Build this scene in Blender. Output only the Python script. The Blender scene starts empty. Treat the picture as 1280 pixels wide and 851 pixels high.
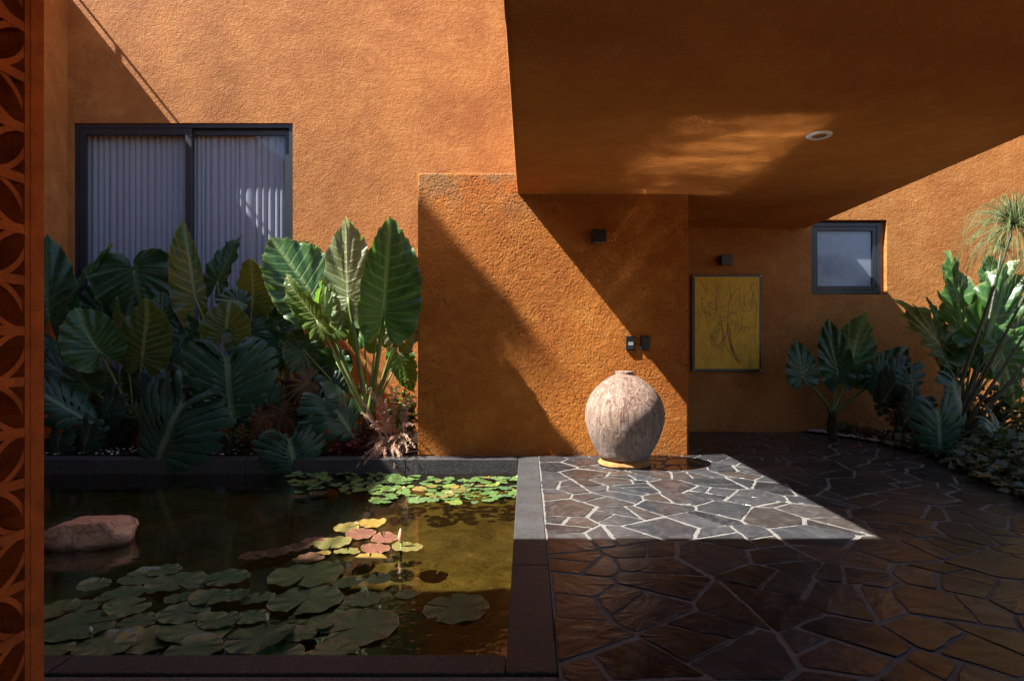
import bpy, bmesh, math, random
from mathutils import Vector, Matrix, noise as mnoise
R = math.radians
random.seed(7)
SC = bpy.context.scene
COL = SC.collection

# ------------------------------------------------------------------ geometry of the place
F = 750.0; EYE = 1.15; D1 = 6.34; D2 = 8.13
WATER = -0.145
def P(px, py, d):
    """photo pixel + distance -> metres"""
    return Vector(((px-660)/F*d, d, EYE+(434-py)/F*d))
def G(px, py, z=0.0):
    """photo pixel on the level z"""
    d = (EYE-z)*F/(py-434)
    return Vector(((px-660)/F*d, d, z))
SUN = Vector((1.0, 0.25, -1.25)).normalized()      # the way the light travels

# ------------------------------------------------------------------ object helpers
def link(o, parent=None):
    COL.objects.link(o)
    if parent is not None: o.parent = parent
    return o
def tag(o, label=None, cat=None, group=None, kind=None):
    if label: o['label'] = label
    if cat: o['category'] = cat
    if group: o['group'] = group
    if kind: o['kind'] = kind
    return o
def empty(name, loc=(0,0,0), label=None, cat=None, group=None):
    o = bpy.data.objects.new(name, None)
    o.location = loc; o.empty_display_size = .1
    link(o)
    return tag(o, label, cat, group)
def mesh_obj(name, verts, faces, mat, parent=None, smooth=False, attr=None, origin=None):
    """verts are world coordinates; origin moves the object's origin; a parent empty with only a location is honoured"""
    off = Vector(origin) if origin is not None else Vector((0,0,0))
    base = Vector((0,0,0))
    q = parent
    while q is not None:
        base += q.location; q = q.parent
    if parent is not None and origin is None: off = base
    me = bpy.data.meshes.new(name)
    me.from_pydata([tuple(Vector(v)-off) for v in verts], [], faces)
    if smooth:
        me.polygons.foreach_set('use_smooth', [True]*len(me.polygons))
    if attr:
        for an, vals in attr.items():
            a = me.attributes.new(an, 'FLOAT_VECTOR', 'POINT')
            a.data.foreach_set('vector', [c for v in vals for c in v])
    me.update()
    if mat: me.materials.append(mat)
    o = bpy.data.objects.new(name, me)
    if parent is None: o.location = off
    else: o.location = off-base
    return link(o, parent)

class MB:
    def __init__(s): s.v=[]; s.f=[]
    def box(s, x0,x1,y0,y1,z0,z1):
        b=len(s.v)
        s.v += [(x0,y0,z0),(x1,y0,z0),(x1,y1,z0),(x0,y1,z0),(x0,y0,z1),(x1,y0,z1),(x1,y1,z1),(x0,y1,z1)]
        s.f += [tuple(b+i for i in q) for q in ((0,3,2,1),(4,5,6,7),(0,1,5,4),(1,2,6,5),(2,3,7,6),(3,0,4,7))]
        return s
    def tube(s, pts, rad, n=8, cap=True):
        pts=[Vector(p) for p in pts]
        b=len(s.v); up=Vector((0.13,0.31,0.94))
        m=len(pts)
        for i,p in enumerate(pts):
            t=(pts[min(i+1,m-1)]-pts[max(i-1,0)])
            if t.length<1e-9: t=Vector((0,0,1))
            t.normalize()
            a=t.cross(up)
            if a.length<1e-3: a=t.cross(Vector((1,0,0)))
            a.normalize(); c=t.cross(a)
            r=rad[i] if isinstance(rad,(list,tuple)) else rad
            for k in range(n):
                w=2*math.pi*k/n
                s.v.append(tuple(p+a*(r*math.cos(w))+c*(r*math.sin(w))))
        for i in range(m-1):
            for k in range(n):
                k2=(k+1)%n
                s.f.append((b+i*n+k,b+i*n+k2,b+(i+1)*n+k2,b+(i+1)*n+k))
        if cap:
            s.f.append(tuple(b+k for k in range(n))[::-1]); s.f.append(tuple(b+(m-1)*n+k for k in range(n)))
        return s
    def lathe(s, prof, c, n=48):
        b=len(s.v); m=len(prof)
        for (r,z) in prof:
            for k in range(n):
                w=2*math.pi*k/n
                s.v.append((c[0]+r*math.cos(w),c[1]+r*math.sin(w),c[2]+z))
        for i in range(m-1):
            for k in range(n):
                k2=(k+1)%n
                s.f.append((b+i*n+k,b+i*n+k2,b+(i+1)*n+k2,b+(i+1)*n+k))
        return s
    def obj(s, name, mat, parent=None, smooth=False, origin=None, bevel=0, segs=2):
        o = mesh_obj(name, s.v, s.f, mat, parent, smooth, origin=origin)
        if bevel:
            bm=bmesh.new(); bm.from_mesh(o.data)
            bmesh.ops.remove_doubles(bm, verts=bm.verts, dist=1e-5)
            es=[e for e in bm.edges if len(e.link_faces)==2 and e.calc_face_angle(0)>.5]
            bmesh.ops.bevel(bm, geom=es, offset=bevel, segments=segs, profile=.5, affect='EDGES')
            for f in bm.faces: f.smooth=False
            bm.to_mesh(o.data); bm.free()
        return o
def bez(a,b,c,n=10):
    a,b,c=Vector(a),Vector(b),Vector(c)
    return [a*(1-t)**2+b*(2*t*(1-t))+c*t*t for t in [i/(n-1) for i in range(n)]]

# ------------------------------------------------------------------ materials
def thin_fresnel(t, ior, normal=None):
    g=t.n('NewGeometry'); bf=g.outputs['Backfacing']
    e=t.math('ADD',t.math('MULTIPLY',bf,1.0/ior-ior),ior)
    nd=t.n('Fresnel',IOR=e)
    if normal is not None: t.put(nd.inputs['Normal'],normal)
    return nd
class NT:
    def __init__(s, name):
        s.m=bpy.data.materials.new(name); s.m.use_nodes=True
        s.t=s.m.node_tree; s.t.nodes.clear()
        s.out=s.t.nodes.new('ShaderNodeOutputMaterial')
    def n(s, typ, **kw):
        nd=s.t.nodes.new('ShaderNode'+typ)
        for k,v in kw.items():
            if k.startswith('_'): setattr(nd,k[1:],v)
            else:
                key=int(k[1:]) if (k[0]=='i' and k[1:].isdigit()) else k.replace('__',' ')
                s.put(nd.inputs[key], v)
        return nd
    def put(s, sock, v):
        if isinstance(v, bpy.types.NodeSocket): s.t.links.new(v, sock)
        elif isinstance(v, bpy.types.Node): s.t.links.new(v.outputs[0], sock)
        else:
            if isinstance(v,(tuple,list)) and len(v)==3 and sock.type=='RGBA': v=(*v,1)
            sock.default_value=v
    def math(s, op, a, b=0.0, c=0.0, clamp=False):
        nd=s.t.nodes.new('ShaderNodeMath'); nd.operation=op; nd.use_clamp=clamp
        s.put(nd.inputs[0],a); s.put(nd.inputs[1],b)
        if len(nd.inputs)>2: s.put(nd.inputs[2],c)
        return nd.outputs[0]
    def mix(s, f, a, b, blend='MIX'):
        nd=s.t.nodes.new('ShaderNodeMix'); nd.data_type='RGBA'; nd.blend_type=blend
        s.put(nd.inputs[0],f); s.put(nd.inputs[6],a); s.put(nd.inputs[7],b)
        return nd.outputs[2]
    def ramp(s, f, stops):
        nd=s.t.nodes.new('ShaderNodeValToRGB'); s.put(nd.inputs[0],f)
        el=nd.color_ramp.elements
        while len(el)<len(stops): el.new(.5)
        for e,(p,c) in zip(el,stops):
            e.position=p; e.color=(*c,1) if isinstance(c,(tuple,list)) else (c,c,c,1)
        return nd.outputs[0]
    def co(s, scale=(1,1,1), which='Object', rot=(0,0,0)):
        tc=s.n('TexCoord'); mp=s.n('Mapping', Vector=tc.outputs[which], Scale=scale, Rotation=rot)
        return mp.outputs[0]
    def noise(s, vec, scale, detail=4, rough=.55, dist=0.0):
        return s.n('TexNoise', Vector=vec, Scale=scale, Detail=detail, Roughness=rough, Distortion=dist).outputs[0]
    def bump(s, h, dist, strength=1.0, normal=None):
        nd=s.n('Bump', Height=h, Distance=dist, Strength=strength)
        if normal is not None: s.put(nd.inputs['Normal'],normal)
        return nd.outputs[0]
    def done(s, sh):
        s.t.links.new(sh.outputs[0] if isinstance(sh,bpy.types.Node) else sh, s.out.inputs[0]); return s.m
    def bsdf(s, **kw):
        return s.n('BsdfPrincipled', **kw)

def stucco(name, base, dark, light, coarse=1.0, pit=0.0, fine=1.0):
    t=NT(name); v=t.co()
    big=t.noise(v,.9,5,.6,.6); mid=t.noise(v,5,5,.65,.3); sm=t.noise(v,30,4,.6)
    c=t.mix(t.ramp(big,[(.34,0),(.66,1)]),dark,base)
    c=t.mix(t.math('MULTIPLY',t.ramp(mid,[(.5,0),(.72,1)]),.55),c,light)
    c=t.mix(t.math('MULTIPLY',t.ramp(sm,[(.3,1),(.5,0)]),.35),c,dark)
    # drips and weathering running down the wall
    vs=t.co((3.2,3.2,.35)); st=t.noise(vs,1.6,5,.6,.2)
    c=t.mix(t.math('MULTIPLY',t.ramp(st,[(.52,0),(.75,1)]),.28),c,dark)
    # blotches of old moisture and lighter trowel sweeps
    bl=t.noise(v,2.1,6,.68,.9)
    c=t.mix(t.math('MULTIPLY',t.ramp(bl,[(.52,0),(.58,.6),(.72,1)]),.62),c,dark)
    sw=t.noise(t.co((1.0,1.0,2.6),rot=(0,R(32),0)),2.6,5,.62,.7)
    c=t.mix(t.math('MULTIPLY',t.ramp(sw,[(.54,0),(.74,1)]),.35),c,light)
    h=t.math('ADD',t.math('MULTIPLY',t.noise(v,17,5,.62,.15),.62*coarse),t.math('MULTIPLY',t.noise(v,46,4,.6),.50*coarse))
    h=t.math('ADD',h,t.math('MULTIPLY',t.noise(v,125,3,.6),.24*fine))
    if pit:
        vo=t.n('TexVoronoi',Vector=v,Scale=26,Randomness=1.0)
        p=t.ramp(vo.outputs['Distance'],[(.10,0),(.34,1)])
        gate=t.ramp(t.noise(v,2.3,3,.6),[(.42,0),(.62,1)])
        pm=t.math('MULTIPLY',t.math('SUBTRACT',1.0,p),gate)
        h=t.math('SUBTRACT',h,t.math('MULTIPLY',pm,pit))
        c=t.mix(t.math('MULTIPLY',pm,.35),c,dark)
    if pit:
        z=t.n('SeparateXYZ',Vector=v).outputs[2]
        tm=t.math('MULTIPLY',t.ramp(t.math('MULTIPLY',z,1/3.0),[(.80,0),(.985,1)]),t.ramp(t.noise(v,3.4,6,.7,.4),[(.44,0),(.60,1)]))
        c=t.mix(t.math('MULTIPLY',tm,.6),c,(.20,.145,.075))
        bm_=t.math('MULTIPLY',t.ramp(t.math('MULTIPLY',z,1/3.0),[(.0,1),(.07,0)]),t.ramp(t.noise(v,5,5,.7),[(.40,0),(.62,1)]))
        c=t.mix(t.math('MULTIPLY',bm_,.55),c,(.19,.10,.04))
    nb=t.bump(h,.025,1.0)
    return t.done(t.bsdf(Base__Color=c,Roughness=.85,Normal=nb,Specular__IOR__Level=.25))

M={}
M['wall']=stucco('orange_stucco',(.445,.182,.048),(.30,.106,.026),(.52,.25,.080),1.0)
M['block']=stucco('golden_orange_stucco',(.44,.158,.022),(.31,.092,.012),(.52,.22,.045),1.25,.8)
M['soffit']=stucco('soffit_render',(.56,.215,.046),(.43,.145,.026),(.62,.26,.07),.5,.0,.6)

def simple(name, col, rough=.5, metal=0.0, bump=0.0, bscale=60, var=.25, spec=.5):
    t=NT(name); v=t.co()
    n1=t.noise(v,bscale*.12,5,.6); 
    d=tuple(x*(1-var) for x in col); l=tuple(min(1,x*(1+var)) for x in col)
    c=t.mix(t.ramp(n1,[(.35,0),(.65,1)]),d,l)
    kw=dict(Base__Color=c,Roughness=rough,Metallic=metal,Specular__IOR__Level=spec)
    if bump: kw['Normal']=t.bump(t.noise(v,bscale,5,.6),bump)
    return t.done(t.bsdf(**kw))
M['terracotta']=simple('red_terracotta',(.42,.085,.012),.75,0,.004,90,.25,.3)
M['frame']=simple('dark_grey_aluminium',(.022,.026,.036),.38,0,.0,30,.15)
M['black']=simple('black_plastic',(.010,.010,.011),.4,0,0,30,.15)
M['white']=simple('white_enamel',(.72,.71,.69),.4,0,0,30,.04)
M['lens']=simple('frosted_lens',(.16,.16,.16),.25,0,0,30,.1)
M['kerb']=None
M['soil']=simple('dark_bed_soil',(.018,.013,.009),.95,0,.03,25,.5,.1)
M['ground']=simple('dry_ground',(.36,.20,.085),.95,0,.02,10,.4,.1)  # lightened warm tone, set to bounce sunlight up under the canopy
M['rope']=simple('woven_ring_straw',(.36,.17,.06),.8,0,.006,80,.35,.2)
M['twig']=simple('dry_pink_twig',(.42,.26,.19),.8,0,0,30,.3,.2)
M['trunk']=simple('fibrous_trunk',(.07,.045,.025),.9,0,.01,50,.5,.2)
M['stalk']=simple('green_stalk',(.13,.19,.055),.42,0,.0,30,.3)
M['stalkd']=simple('deep_green_stalk',(.05,.085,.03),.42,0,.0,30,.3)
M['stem']=simple('papyrus_stem',(.035,.042,.018),.5,0,0,30,.3)
M['drybrown']=simple('dry_brown_leaf',(.16,.07,.025),.85,0,.004,40,.5,.2)
M['bud']=simple('pale_bud',(.62,.34,.20),.55,0,0,60,.2)
M['petal']=simple('cream_petal',(.75,.68,.48),.55,0,0,60,.1)

def kerb_mat():
    t=NT('volcanic_stone_kerb'); v=t.co()
    n=t.noise(v,4,6,.65); s=t.noise(v,160,3,.7)
    c=t.mix(n,(.020,.020,.022),(.062,.062,.066))
    c=t.mix(t.ramp(s,[(.55,0),(.72,1)]),c,(.26,.255,.25))
    h=t.math('ADD',t.math('MULTIPLY',s,.35),t.noise(v,35,5,.6))
    r=t.ramp(n,[(.3,.36),(.7,.52)])
    return t.done(t.bsdf(Base__Color=c,Roughness=r,Normal=t.bump(h,.004),Specular__IOR__Level=.18))
M['kerb']=kerb_mat()

def slate_mat():
    t=NT('riven_slate'); v=t.co()
    at=t.n('Attribute',_attribute_name='stone')
    sx=t.n('SeparateXYZ',Vector=at.outputs['Vector'])
    rnd,rnd2,rnd3=sx.outputs[0],sx.outputs[1],sx.outputs[2]
    ang=t.math('MULTIPLY',rnd2,6.283)
    vr=t.n('VectorRotate',_rotation_type='Z_AXIS',Vector=v,Angle=ang)
    off=t.n('VectorMath',_operation='ADD',i0=vr.outputs[0],i1=at.outputs['Vector'])
    mp=t.n('Mapping',Vector=off.outputs[0],Scale=(1.7,3.0,1))
    riv=t.noise(mp.outputs[0],4,7,.62,1.2)
    fine=t.noise(v,70,4,.65)
    vary=t.noise(v,3.2,5,.6)
    grey=t.mix(rnd,(.012,.013,.016),(.044,.047,.055))
    brown=t.mix(rnd3,(.028,.024,.023),(.060,.048,.042))
    c=t.mix(t.ramp(rnd2,[(.80,0),(.92,1)]),grey,brown)
    c=t.mix(t.math('MULTIPLY',t.ramp(riv,[(.45,0),(.75,1)]),.55),c,(.105,.105,.108))
    c=t.mix(t.math('MULTIPLY',t.ramp(vary,[(.30,1),(.5,0)]),.5),c,(.02,.02,.022))
    c=t.mix(t.math('MULTIPLY',t.ramp(fine,[(.60,0),(.78,1)]),.35),c,(.20,.195,.19))
    h=t.math('ADD',t.math('MULTIPLY',riv,1.0),t.math('MULTIPLY',fine,.07))
    r=t.ramp(t.noise(v,9,4,.6),[(.3,.13),(.7,.28)])
    return t.done(t.bsdf(Base__Color=c,Roughness=r,Normal=t.bump(h,.0048),Specular__IOR__Level=.21))
M['slate']=slate_mat()
def mortar_mat():
    t=NT('cement_joint'); v=t.co()
    n=t.noise(v,6,5,.6); s=t.noise(v,120,4,.7)
    c=t.mix(n,(.13,.127,.123),(.255,.247,.235))
    c=t.mix(t.ramp(s,[(.35,1),(.55,0)]),c,(.08,.078,.075))
    return t.done(t.bsdf(Base__Color=c,Roughness=.8,Normal=t.bump(t.math('ADD',s,t.noise(v,30,4)),.005),Specular__IOR__Level=.3))
M['mortar']=mortar_mat()

def water_mat():
    t=NT('pond_water')
    tc=t.n('TexCoord')
    v1=t.n('Mapping',Vector=tc.outputs['Object'],Scale=(.55,2.0,1),Rotation=(0,0,R(8))).outputs[0]
    a=t.noise(v1,2.2,2,.5,.7)
    v2=t.n('Mapping',Vector=tc.outputs['Object'],Scale=(1,2.3,1),Rotation=(0,0,R(-6))).outputs[0]
    b=t.noise(v2,9,2,.5,.6)
    # breeze ruffles a patch near the front edge
    patch=t.n('VectorMath',_operation='DISTANCE',i0=tc.outputs['Object'],i1=(-.75,2.75,WATER)).outputs['Value']
    k=t.ramp(patch,[(.25,1),(1.2,.0)])
    c=t.noise(tc.outputs['Object'],13,2,.5,.8)
    h=t.math('ADD',t.math('MULTIPLY',a,1.0),t.math('MULTIPLY',b,.12))
    h=t.math('ADD',h,t.math('MULTIPLY',t.math('MULTIPLY',c,1.3),k))
    nb=t.bump(h,.0032)
    fr=thin_fresnel(t,1.9,nb)
    gl=t.n('BsdfGlossy',Color=(1,1,1),Roughness=.075,Normal=nb)
    tr=t.n('BsdfTransparent',Color=(.47,.43,.27))
    tb=t.n('BsdfDiffuse',Color=(.040,.034,.012))
    m0=t.n('MixShader',i0=.08,i1=tr.outputs[0],i2=tb.outputs[0])
    mx=t.n('MixShader',i0=fr.outputs[0],i1=m0.outputs[0],i2=gl.outputs[0])
    return t.done(mx)
M['water']=water_mat()
def mud_mat():
    t=NT('silty_pond_bed'); v=t.co()
    n=t.noise(v,2.2,6,.62,.8); s=t.noise(v,14,5,.6,.5)
    c=t.mix(t.ramp(n,[(.3,0),(.7,1)]),(.060,.050,.020),(.30,.24,.10))
    c=t.mix(t.math('MULTIPLY',t.ramp(s,[(.58,0),(.75,1)]),.5),c,(.48,.38,.17))
    c=t.mix(t.math('MULTIPLY',t.ramp(s,[(.28,1),(.42,0)]),.8),c,(.05,.036,.012))
    return t.done(t.bsdf(Base__Color=c,Roughness=.95,Specular__IOR__Level=.05,Normal=t.bump(s,.03)))
M['mud']=mud_mat()

def leaf_mat(name, base, vein, deep, trans=.35, rough=.30, per=.066, vw=.16, under=None):
    t=NT(name)
    at=t.n('Attribute',_attribute_name='leaf'); sx=t.n('SeparateXYZ',Vector=at.outputs['Vector'])
    q,rad,mid=sx.outputs
    tc=t.n('TexCoord'); v=tc.outputs['Object']
    big=t.noise(v,7,5,.6,.5); fine=t.noise(v,45,4,.6)
    c=t.mix(t.ramp(big,[(.3,0),(.7,1)]),deep,base)
    fr=t.math('ABSOLUTE',t.math('SUBTRACT',t.math('FRACT',t.math('DIVIDE',q,per)),.5))
    line=t.ramp(fr,[(0.0,1),(vw,0)])
    line=t.math('MULTIPLY',line,t.ramp(rad,[(.55,.85),(1,.25)]))
    ml=t.ramp(mid,[(0.0,1),(.025,1),(.05,0)])
    ln=t.math('MAXIMUM',line,ml)
    c=t.mix(ln,c,vein)
    # pale margin painted as caught light; blemishes: brown rims and a few spots
    rim=t.math('MULTIPLY',t.ramp(rad,[(.965,0),(1.0,1)]),t.ramp(fine,[(.45,0),(.6,1)]))
    edge=t.ramp(rad,[(.955,0),(.985,1)])
    c=t.mix(t.math('MULTIPLY',edge,.45),c,vein)
    c=t.mix(t.math('MULTIPLY',rim,.7),c,(.30,.20,.07))
    sp=t.ramp(t.noise(v,16,5,.7),[(.70,0),(.76,1)])
    c=t.mix(t.math('MULTIPLY',sp,.6),c,(.20,.17,.05))
    nb=t.bump(t.math('ADD',t.math('MULTIPLY',line,-.6),t.math('MULTIPLY',fine,.35)),.006)
    rr=t.ramp(big,[(.3,rough-.08),(.7,rough+.10)])
    p=t.bsdf(Base__Color=c,Roughness=rr,Normal=nb,Specular__IOR__Level=.5)
    tl=t.n('BsdfTranslucent',Color=t.mix(.55,c,under or (base[0]*2.6,base[1]*2.4,base[2]*.8),'MIX'),Normal=nb)
    mx=t.n('MixShader',i0=trans,i1=p.outputs[0],i2=tl.outputs[0])
    return t.done(mx)
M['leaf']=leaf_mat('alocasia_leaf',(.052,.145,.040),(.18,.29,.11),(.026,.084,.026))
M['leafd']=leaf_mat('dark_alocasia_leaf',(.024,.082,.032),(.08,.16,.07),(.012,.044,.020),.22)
M['leafy']=leaf_mat('yellow_green_leaf',(.085,.145,.030),(.28,.32,.12),(.055,.100,.022),.45)
M['leafp']=leaf_mat('pale_green_leaf',(.13,.19,.085),(.33,.38,.22),(.085,.14,.06),.40,.40)
M['leafb']=leaf_mat('brightly_green_leaf',(.09,.20,.035),(.22,.34,.10),(.06,.14,.03),.5)
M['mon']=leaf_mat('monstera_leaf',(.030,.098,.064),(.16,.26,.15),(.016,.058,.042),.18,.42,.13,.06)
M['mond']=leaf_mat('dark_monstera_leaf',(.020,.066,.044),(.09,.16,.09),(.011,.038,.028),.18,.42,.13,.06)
M['dry']=leaf_mat('withered_leaf',(.11,.062,.022),(.20,.12,.05),(.06,.032,.012),.3,.7)
M['red']=leaf_mat('dark_red_leaf',(.17,.025,.017),(.24,.07,.04),(.08,.012,.010),.3,.45)
M['shrub']=leaf_mat('small_shrub_leaf',(.042,.075,.024),(.08,.12,.04),(.020,.038,.014),.25,.5)
M['shruby']=leaf_mat('olive_shrub_leaf',(.15,.13,.022),(.2,.18,.05),(.08,.07,.015),.3,.5)
M['ivy']=leaf_mat('variegated_ivy_leaf',(.040,.075,.024),(.12,.15,.09),(.016,.036,.013),.25,.45)
M['thread']=simple('papyrus_thread',(.10,.14,.045),.5,0,0,30,.35)

def pad_mat(name, base, deep, rim, vein):
    t=NT(name)
    at=t.n('Attribute',_attribute_name='leaf'); sx=t.n('SeparateXYZ',Vector=at.outputs['Vector'])
    th,rad,rnd=sx.outputs
    v=t.co()
    n=t.noise(v,9,5,.6); f=t.noise(v,60,4,.65)
    c=t.mix(t.ramp(n,[(.3,0),(.7,1)]),deep,base)
    c=t.mix(t.math('MULTIPLY',rnd,.45),c,tuple(x*1.5 for x in base))
    fr=t.math('ABSOLUTE',t.math('SUBTRACT',t.math('FRACT',t.math('MULTIPLY',th,2.55)),.5))
    ln=t.math('MULTIPLY',t.ramp(fr,[(0,1),(.09,0)]),.75)
    c=t.mix(t.ramp(rnd,[(.62,0),(.95,.7)]),c,(base[0]*1.9,base[1]*1.25,base[2]*.7))
    c=t.mix(ln,c,vein)
    c=t.mix(t.math('MULTIPLY',t.ramp(rad,[(.93,0),(.985,1)]),.7),c,rim)
    sp=t.ramp(t.noise(v,22,5,.7),[(.60,0),(.68,1)])
    c=t.mix(t.math('MULTIPLY',sp,.7),c,(.11,.085,.035))
    h=t.math('ADD',t.math('MULTIPLY',n,.6),t.math('MULTIPLY',f,.15))
    return t.done(t.bsdf(Base__Color=c,Roughness=t.ramp(n,[(.3,.20),(.7,.36)]),Normal=t.bump(h,.008),Specular__IOR__Level=.5))
M['padg']=pad_mat('green_lily_pad',(.070,.135,.062),(.042,.095,.045),(.20,.22,.12),(.11,.17,.08))
M['pady']=pad_mat('yellowing_lily_pad',(.135,.125,.040),(.085,.088,.026),(.26,.15,.07),(.26,.22,.09))
M['padr']=pad_mat('reddish_lily_pad',(.155,.068,.046),(.10,.042,.03),(.30,.16,.09),(.32,.17,.10))
M['padb']=pad_mat('brown_lily_pad',(.085,.045,.026),(.05,.028,.018),(.12,.07,.04),(.12,.07,.04))
M['padl']=pad_mat('light_green_lily_pad',(.085,.155,.045),(.05,.10,.03),(.16,.17,.06),(.13,.20,.08))

def curtain_mat():
    t=NT('grey_lilac_curtain'); v=t.co()
    w=t.noise(v,220,3,.7)
    c=t.mix(w,(.36,.37,.40),(.49,.50,.54))
    d=t.bsdf(Base__Color=c,Roughness=.9,Specular__IOR__Level=.1)
    return t.done(d)
M['curtain']=curtain_mat()
def glass_mat():
    t=NT('window_glass')
    fr=thin_fresnel(t,1.5)
    gl=t.n('BsdfGlossy',Color=(.85,.9,1),Roughness=.01)
    tr=t.n('BsdfTransparent',Color=(.80,.84,.90))
    f2=fr.outputs[0]
    return t.done(t.n('MixShader',i0=f2,i1=tr.outputs[0],i2=gl.outputs[0]))
M['glass']=glass_mat()
M['blind']=simple('pale_roller_blind',(.42,.44,.50),.9,0,0,80,.08,.1)

def urn_mat():
    t=NT('weathered_clay_urn')
    tc=t.n('TexCoord'); v=tc.outputs['Object']
    n=t.noise(v,3.5,6,.65,.8)
    vs=t.n('Mapping',Vector=v,Scale=(1.5,1.5,.42)).outputs[0]
    scr=t.noise(vs,9,7,.72,2.2)
    c=t.mix(t.ramp(n,[(.3,0),(.7,1)]),(.24,.148,.112),(.37,.262,.205))
    c=t.mix(t.ramp(scr,[(.52,0),(.66,1)]),c,(.40,.335,.285))
    c=t.mix(t.math('MULTIPLY',t.ramp(scr,[(.36,1),(.49,0)]),.9),c,(.10,.05,.04))
    sp=t.noise(vs,26,6,.7,1.4)
    c=t.mix(t.math('MULTIPLY',t.ramp(sp,[(.55,0),(.64,1)]),.7),c,(.085,.07,.062))
    z=t.n('SeparateXYZ',Vector=v).outputs[2]
    low=t.ramp(z,[(.15,.5),(.55,0)])  # greyer lower body: shade below the bulge painted into the clay
    c=t.mix(t.math('MULTIPLY',low,t.ramp(sp,[(.35,0),(.6,1)])),c,(.20,.21,.22))
    h=t.math('ADD',scr,t.math('MULTIPLY',t.noise(v,60,4,.6),.25))
    return t.done(t.bsdf(Base__Color=c,Roughness=.85,Normal=t.bump(h,.036),Specular__IOR__Level=.2))
M['urn']=urn_mat()
def rock_mat():
    t=NT('reddish_rock'); v=t.co()
    n=t.noise(v,6,7,.65,.6); s=t.noise(v,40,5,.65)
    c=t.mix(t.ramp(n,[(.3,0),(.7,1)]),(.42,.20,.11),(.70,.42,.27))
    c=t.mix(t.math('MULTIPLY',t.ramp(s,[(.6,0),(.75,1)]),.4),c,(.55,.36,.24))
    z=t.n('SeparateXYZ',Vector=v).outputs[2]
    wet=t.ramp(t.math('ADD',t.math('MULTIPLY',z,4.0),t.math('MULTIPLY',n,.25)),[(.10,1),(.22,0)])
    c=t.mix(t.math('MULTIPLY',wet,.8),c,(.05,.032,.020))
    ck=t.n('TexVoronoi',_feature='DISTANCE_TO_EDGE',Vector=t.n('Mapping',Vector=v,Scale=(4,6,9)).outputs[0],Scale=1.3)
    c=t.mix(t.ramp(ck.outputs[0],[(0,.7),(.03,0)]),c,(.08,.045,.03))
    return t.done(t.bsdf(Base__Color=c,Roughness=.7,Normal=t.bump(t.math('ADD',n,t.math('MULTIPLY',s,.4)),.03)))
M['rock']=rock_mat()
def canvas_mat():
    t=NT('ochre_canvas'); v=t.co()
    n=t.noise(v,3.2,6,.6,1.2); s=t.n('Mapping',Vector=v,Scale=(7,1,1.2),Rotation=(0,R(14),0)).outputs[0]
    st=t.noise(s,3.0,6,.7,1.5)
    c=t.mix(t.ramp(n,[(.3,0),(.7,1)]),(.60,.33,.010),(.78,.47,.018))
    c=t.mix(t.math('MULTIPLY',t.ramp(st,[(.50,0),(.72,1)]),.55),c,(.24,.10,.015))
    vo=t.noise(v,55,4,.7)
    c=t.mix(t.math('MULTIPLY',t.ramp(vo,[(.6,0),(.8,1)]),.25),c,(.15,.08,.02))
    return t.done(t.bsdf(Base__Color=c,Roughness=.55,Normal=t.bump(st,.003),Specular__IOR__Level=.4))
M['canvas']=canvas_mat()
M['ink']=simple('dark_brown_paint',(.26,.15,.022),.6,0,0,40,.4)
M['sienna']=simple('sienna_paint',(.36,.17,.022),.6,0,0,40,.4)
M['gravel']=simple('white_marble_chips',(.55,.53,.50),.7,0,0,90,.35)
M['metal']=simple('steel_standoff',(.45,.44,.42),.3,1.0,0,40,.1)
M['screenlit']=simple('pale_display_glass',(.30,.33,.34),.2,0,0,60,.1)

# ------------------------------------------------------------------ ground, paving, pool
XL=-6.24                                # face of the side wall
PX0,PX1,PY0,PY1=XL,-.09,2.24,6.14       # the pool basin
# far ground: one sheet with the basin left open
g=[(-60,-60),(60,-60),(60,60),(-60,60)]; h_=[(PX0-.3,PY0-.2),(PX1+.3,PY0-.2),(PX1+.3,PY1+.3),(PX0-.3,PY1+.3)]
v=[(x,y,-.05) for x,y in g]+[(x,y,-.05) for x,y in h_]
tag(mesh_obj('ground',v,[(0,1,5,4),(1,2,6,5),(2,3,7,6),(3,0,4,7)],M['ground']),kind='structure')

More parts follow.
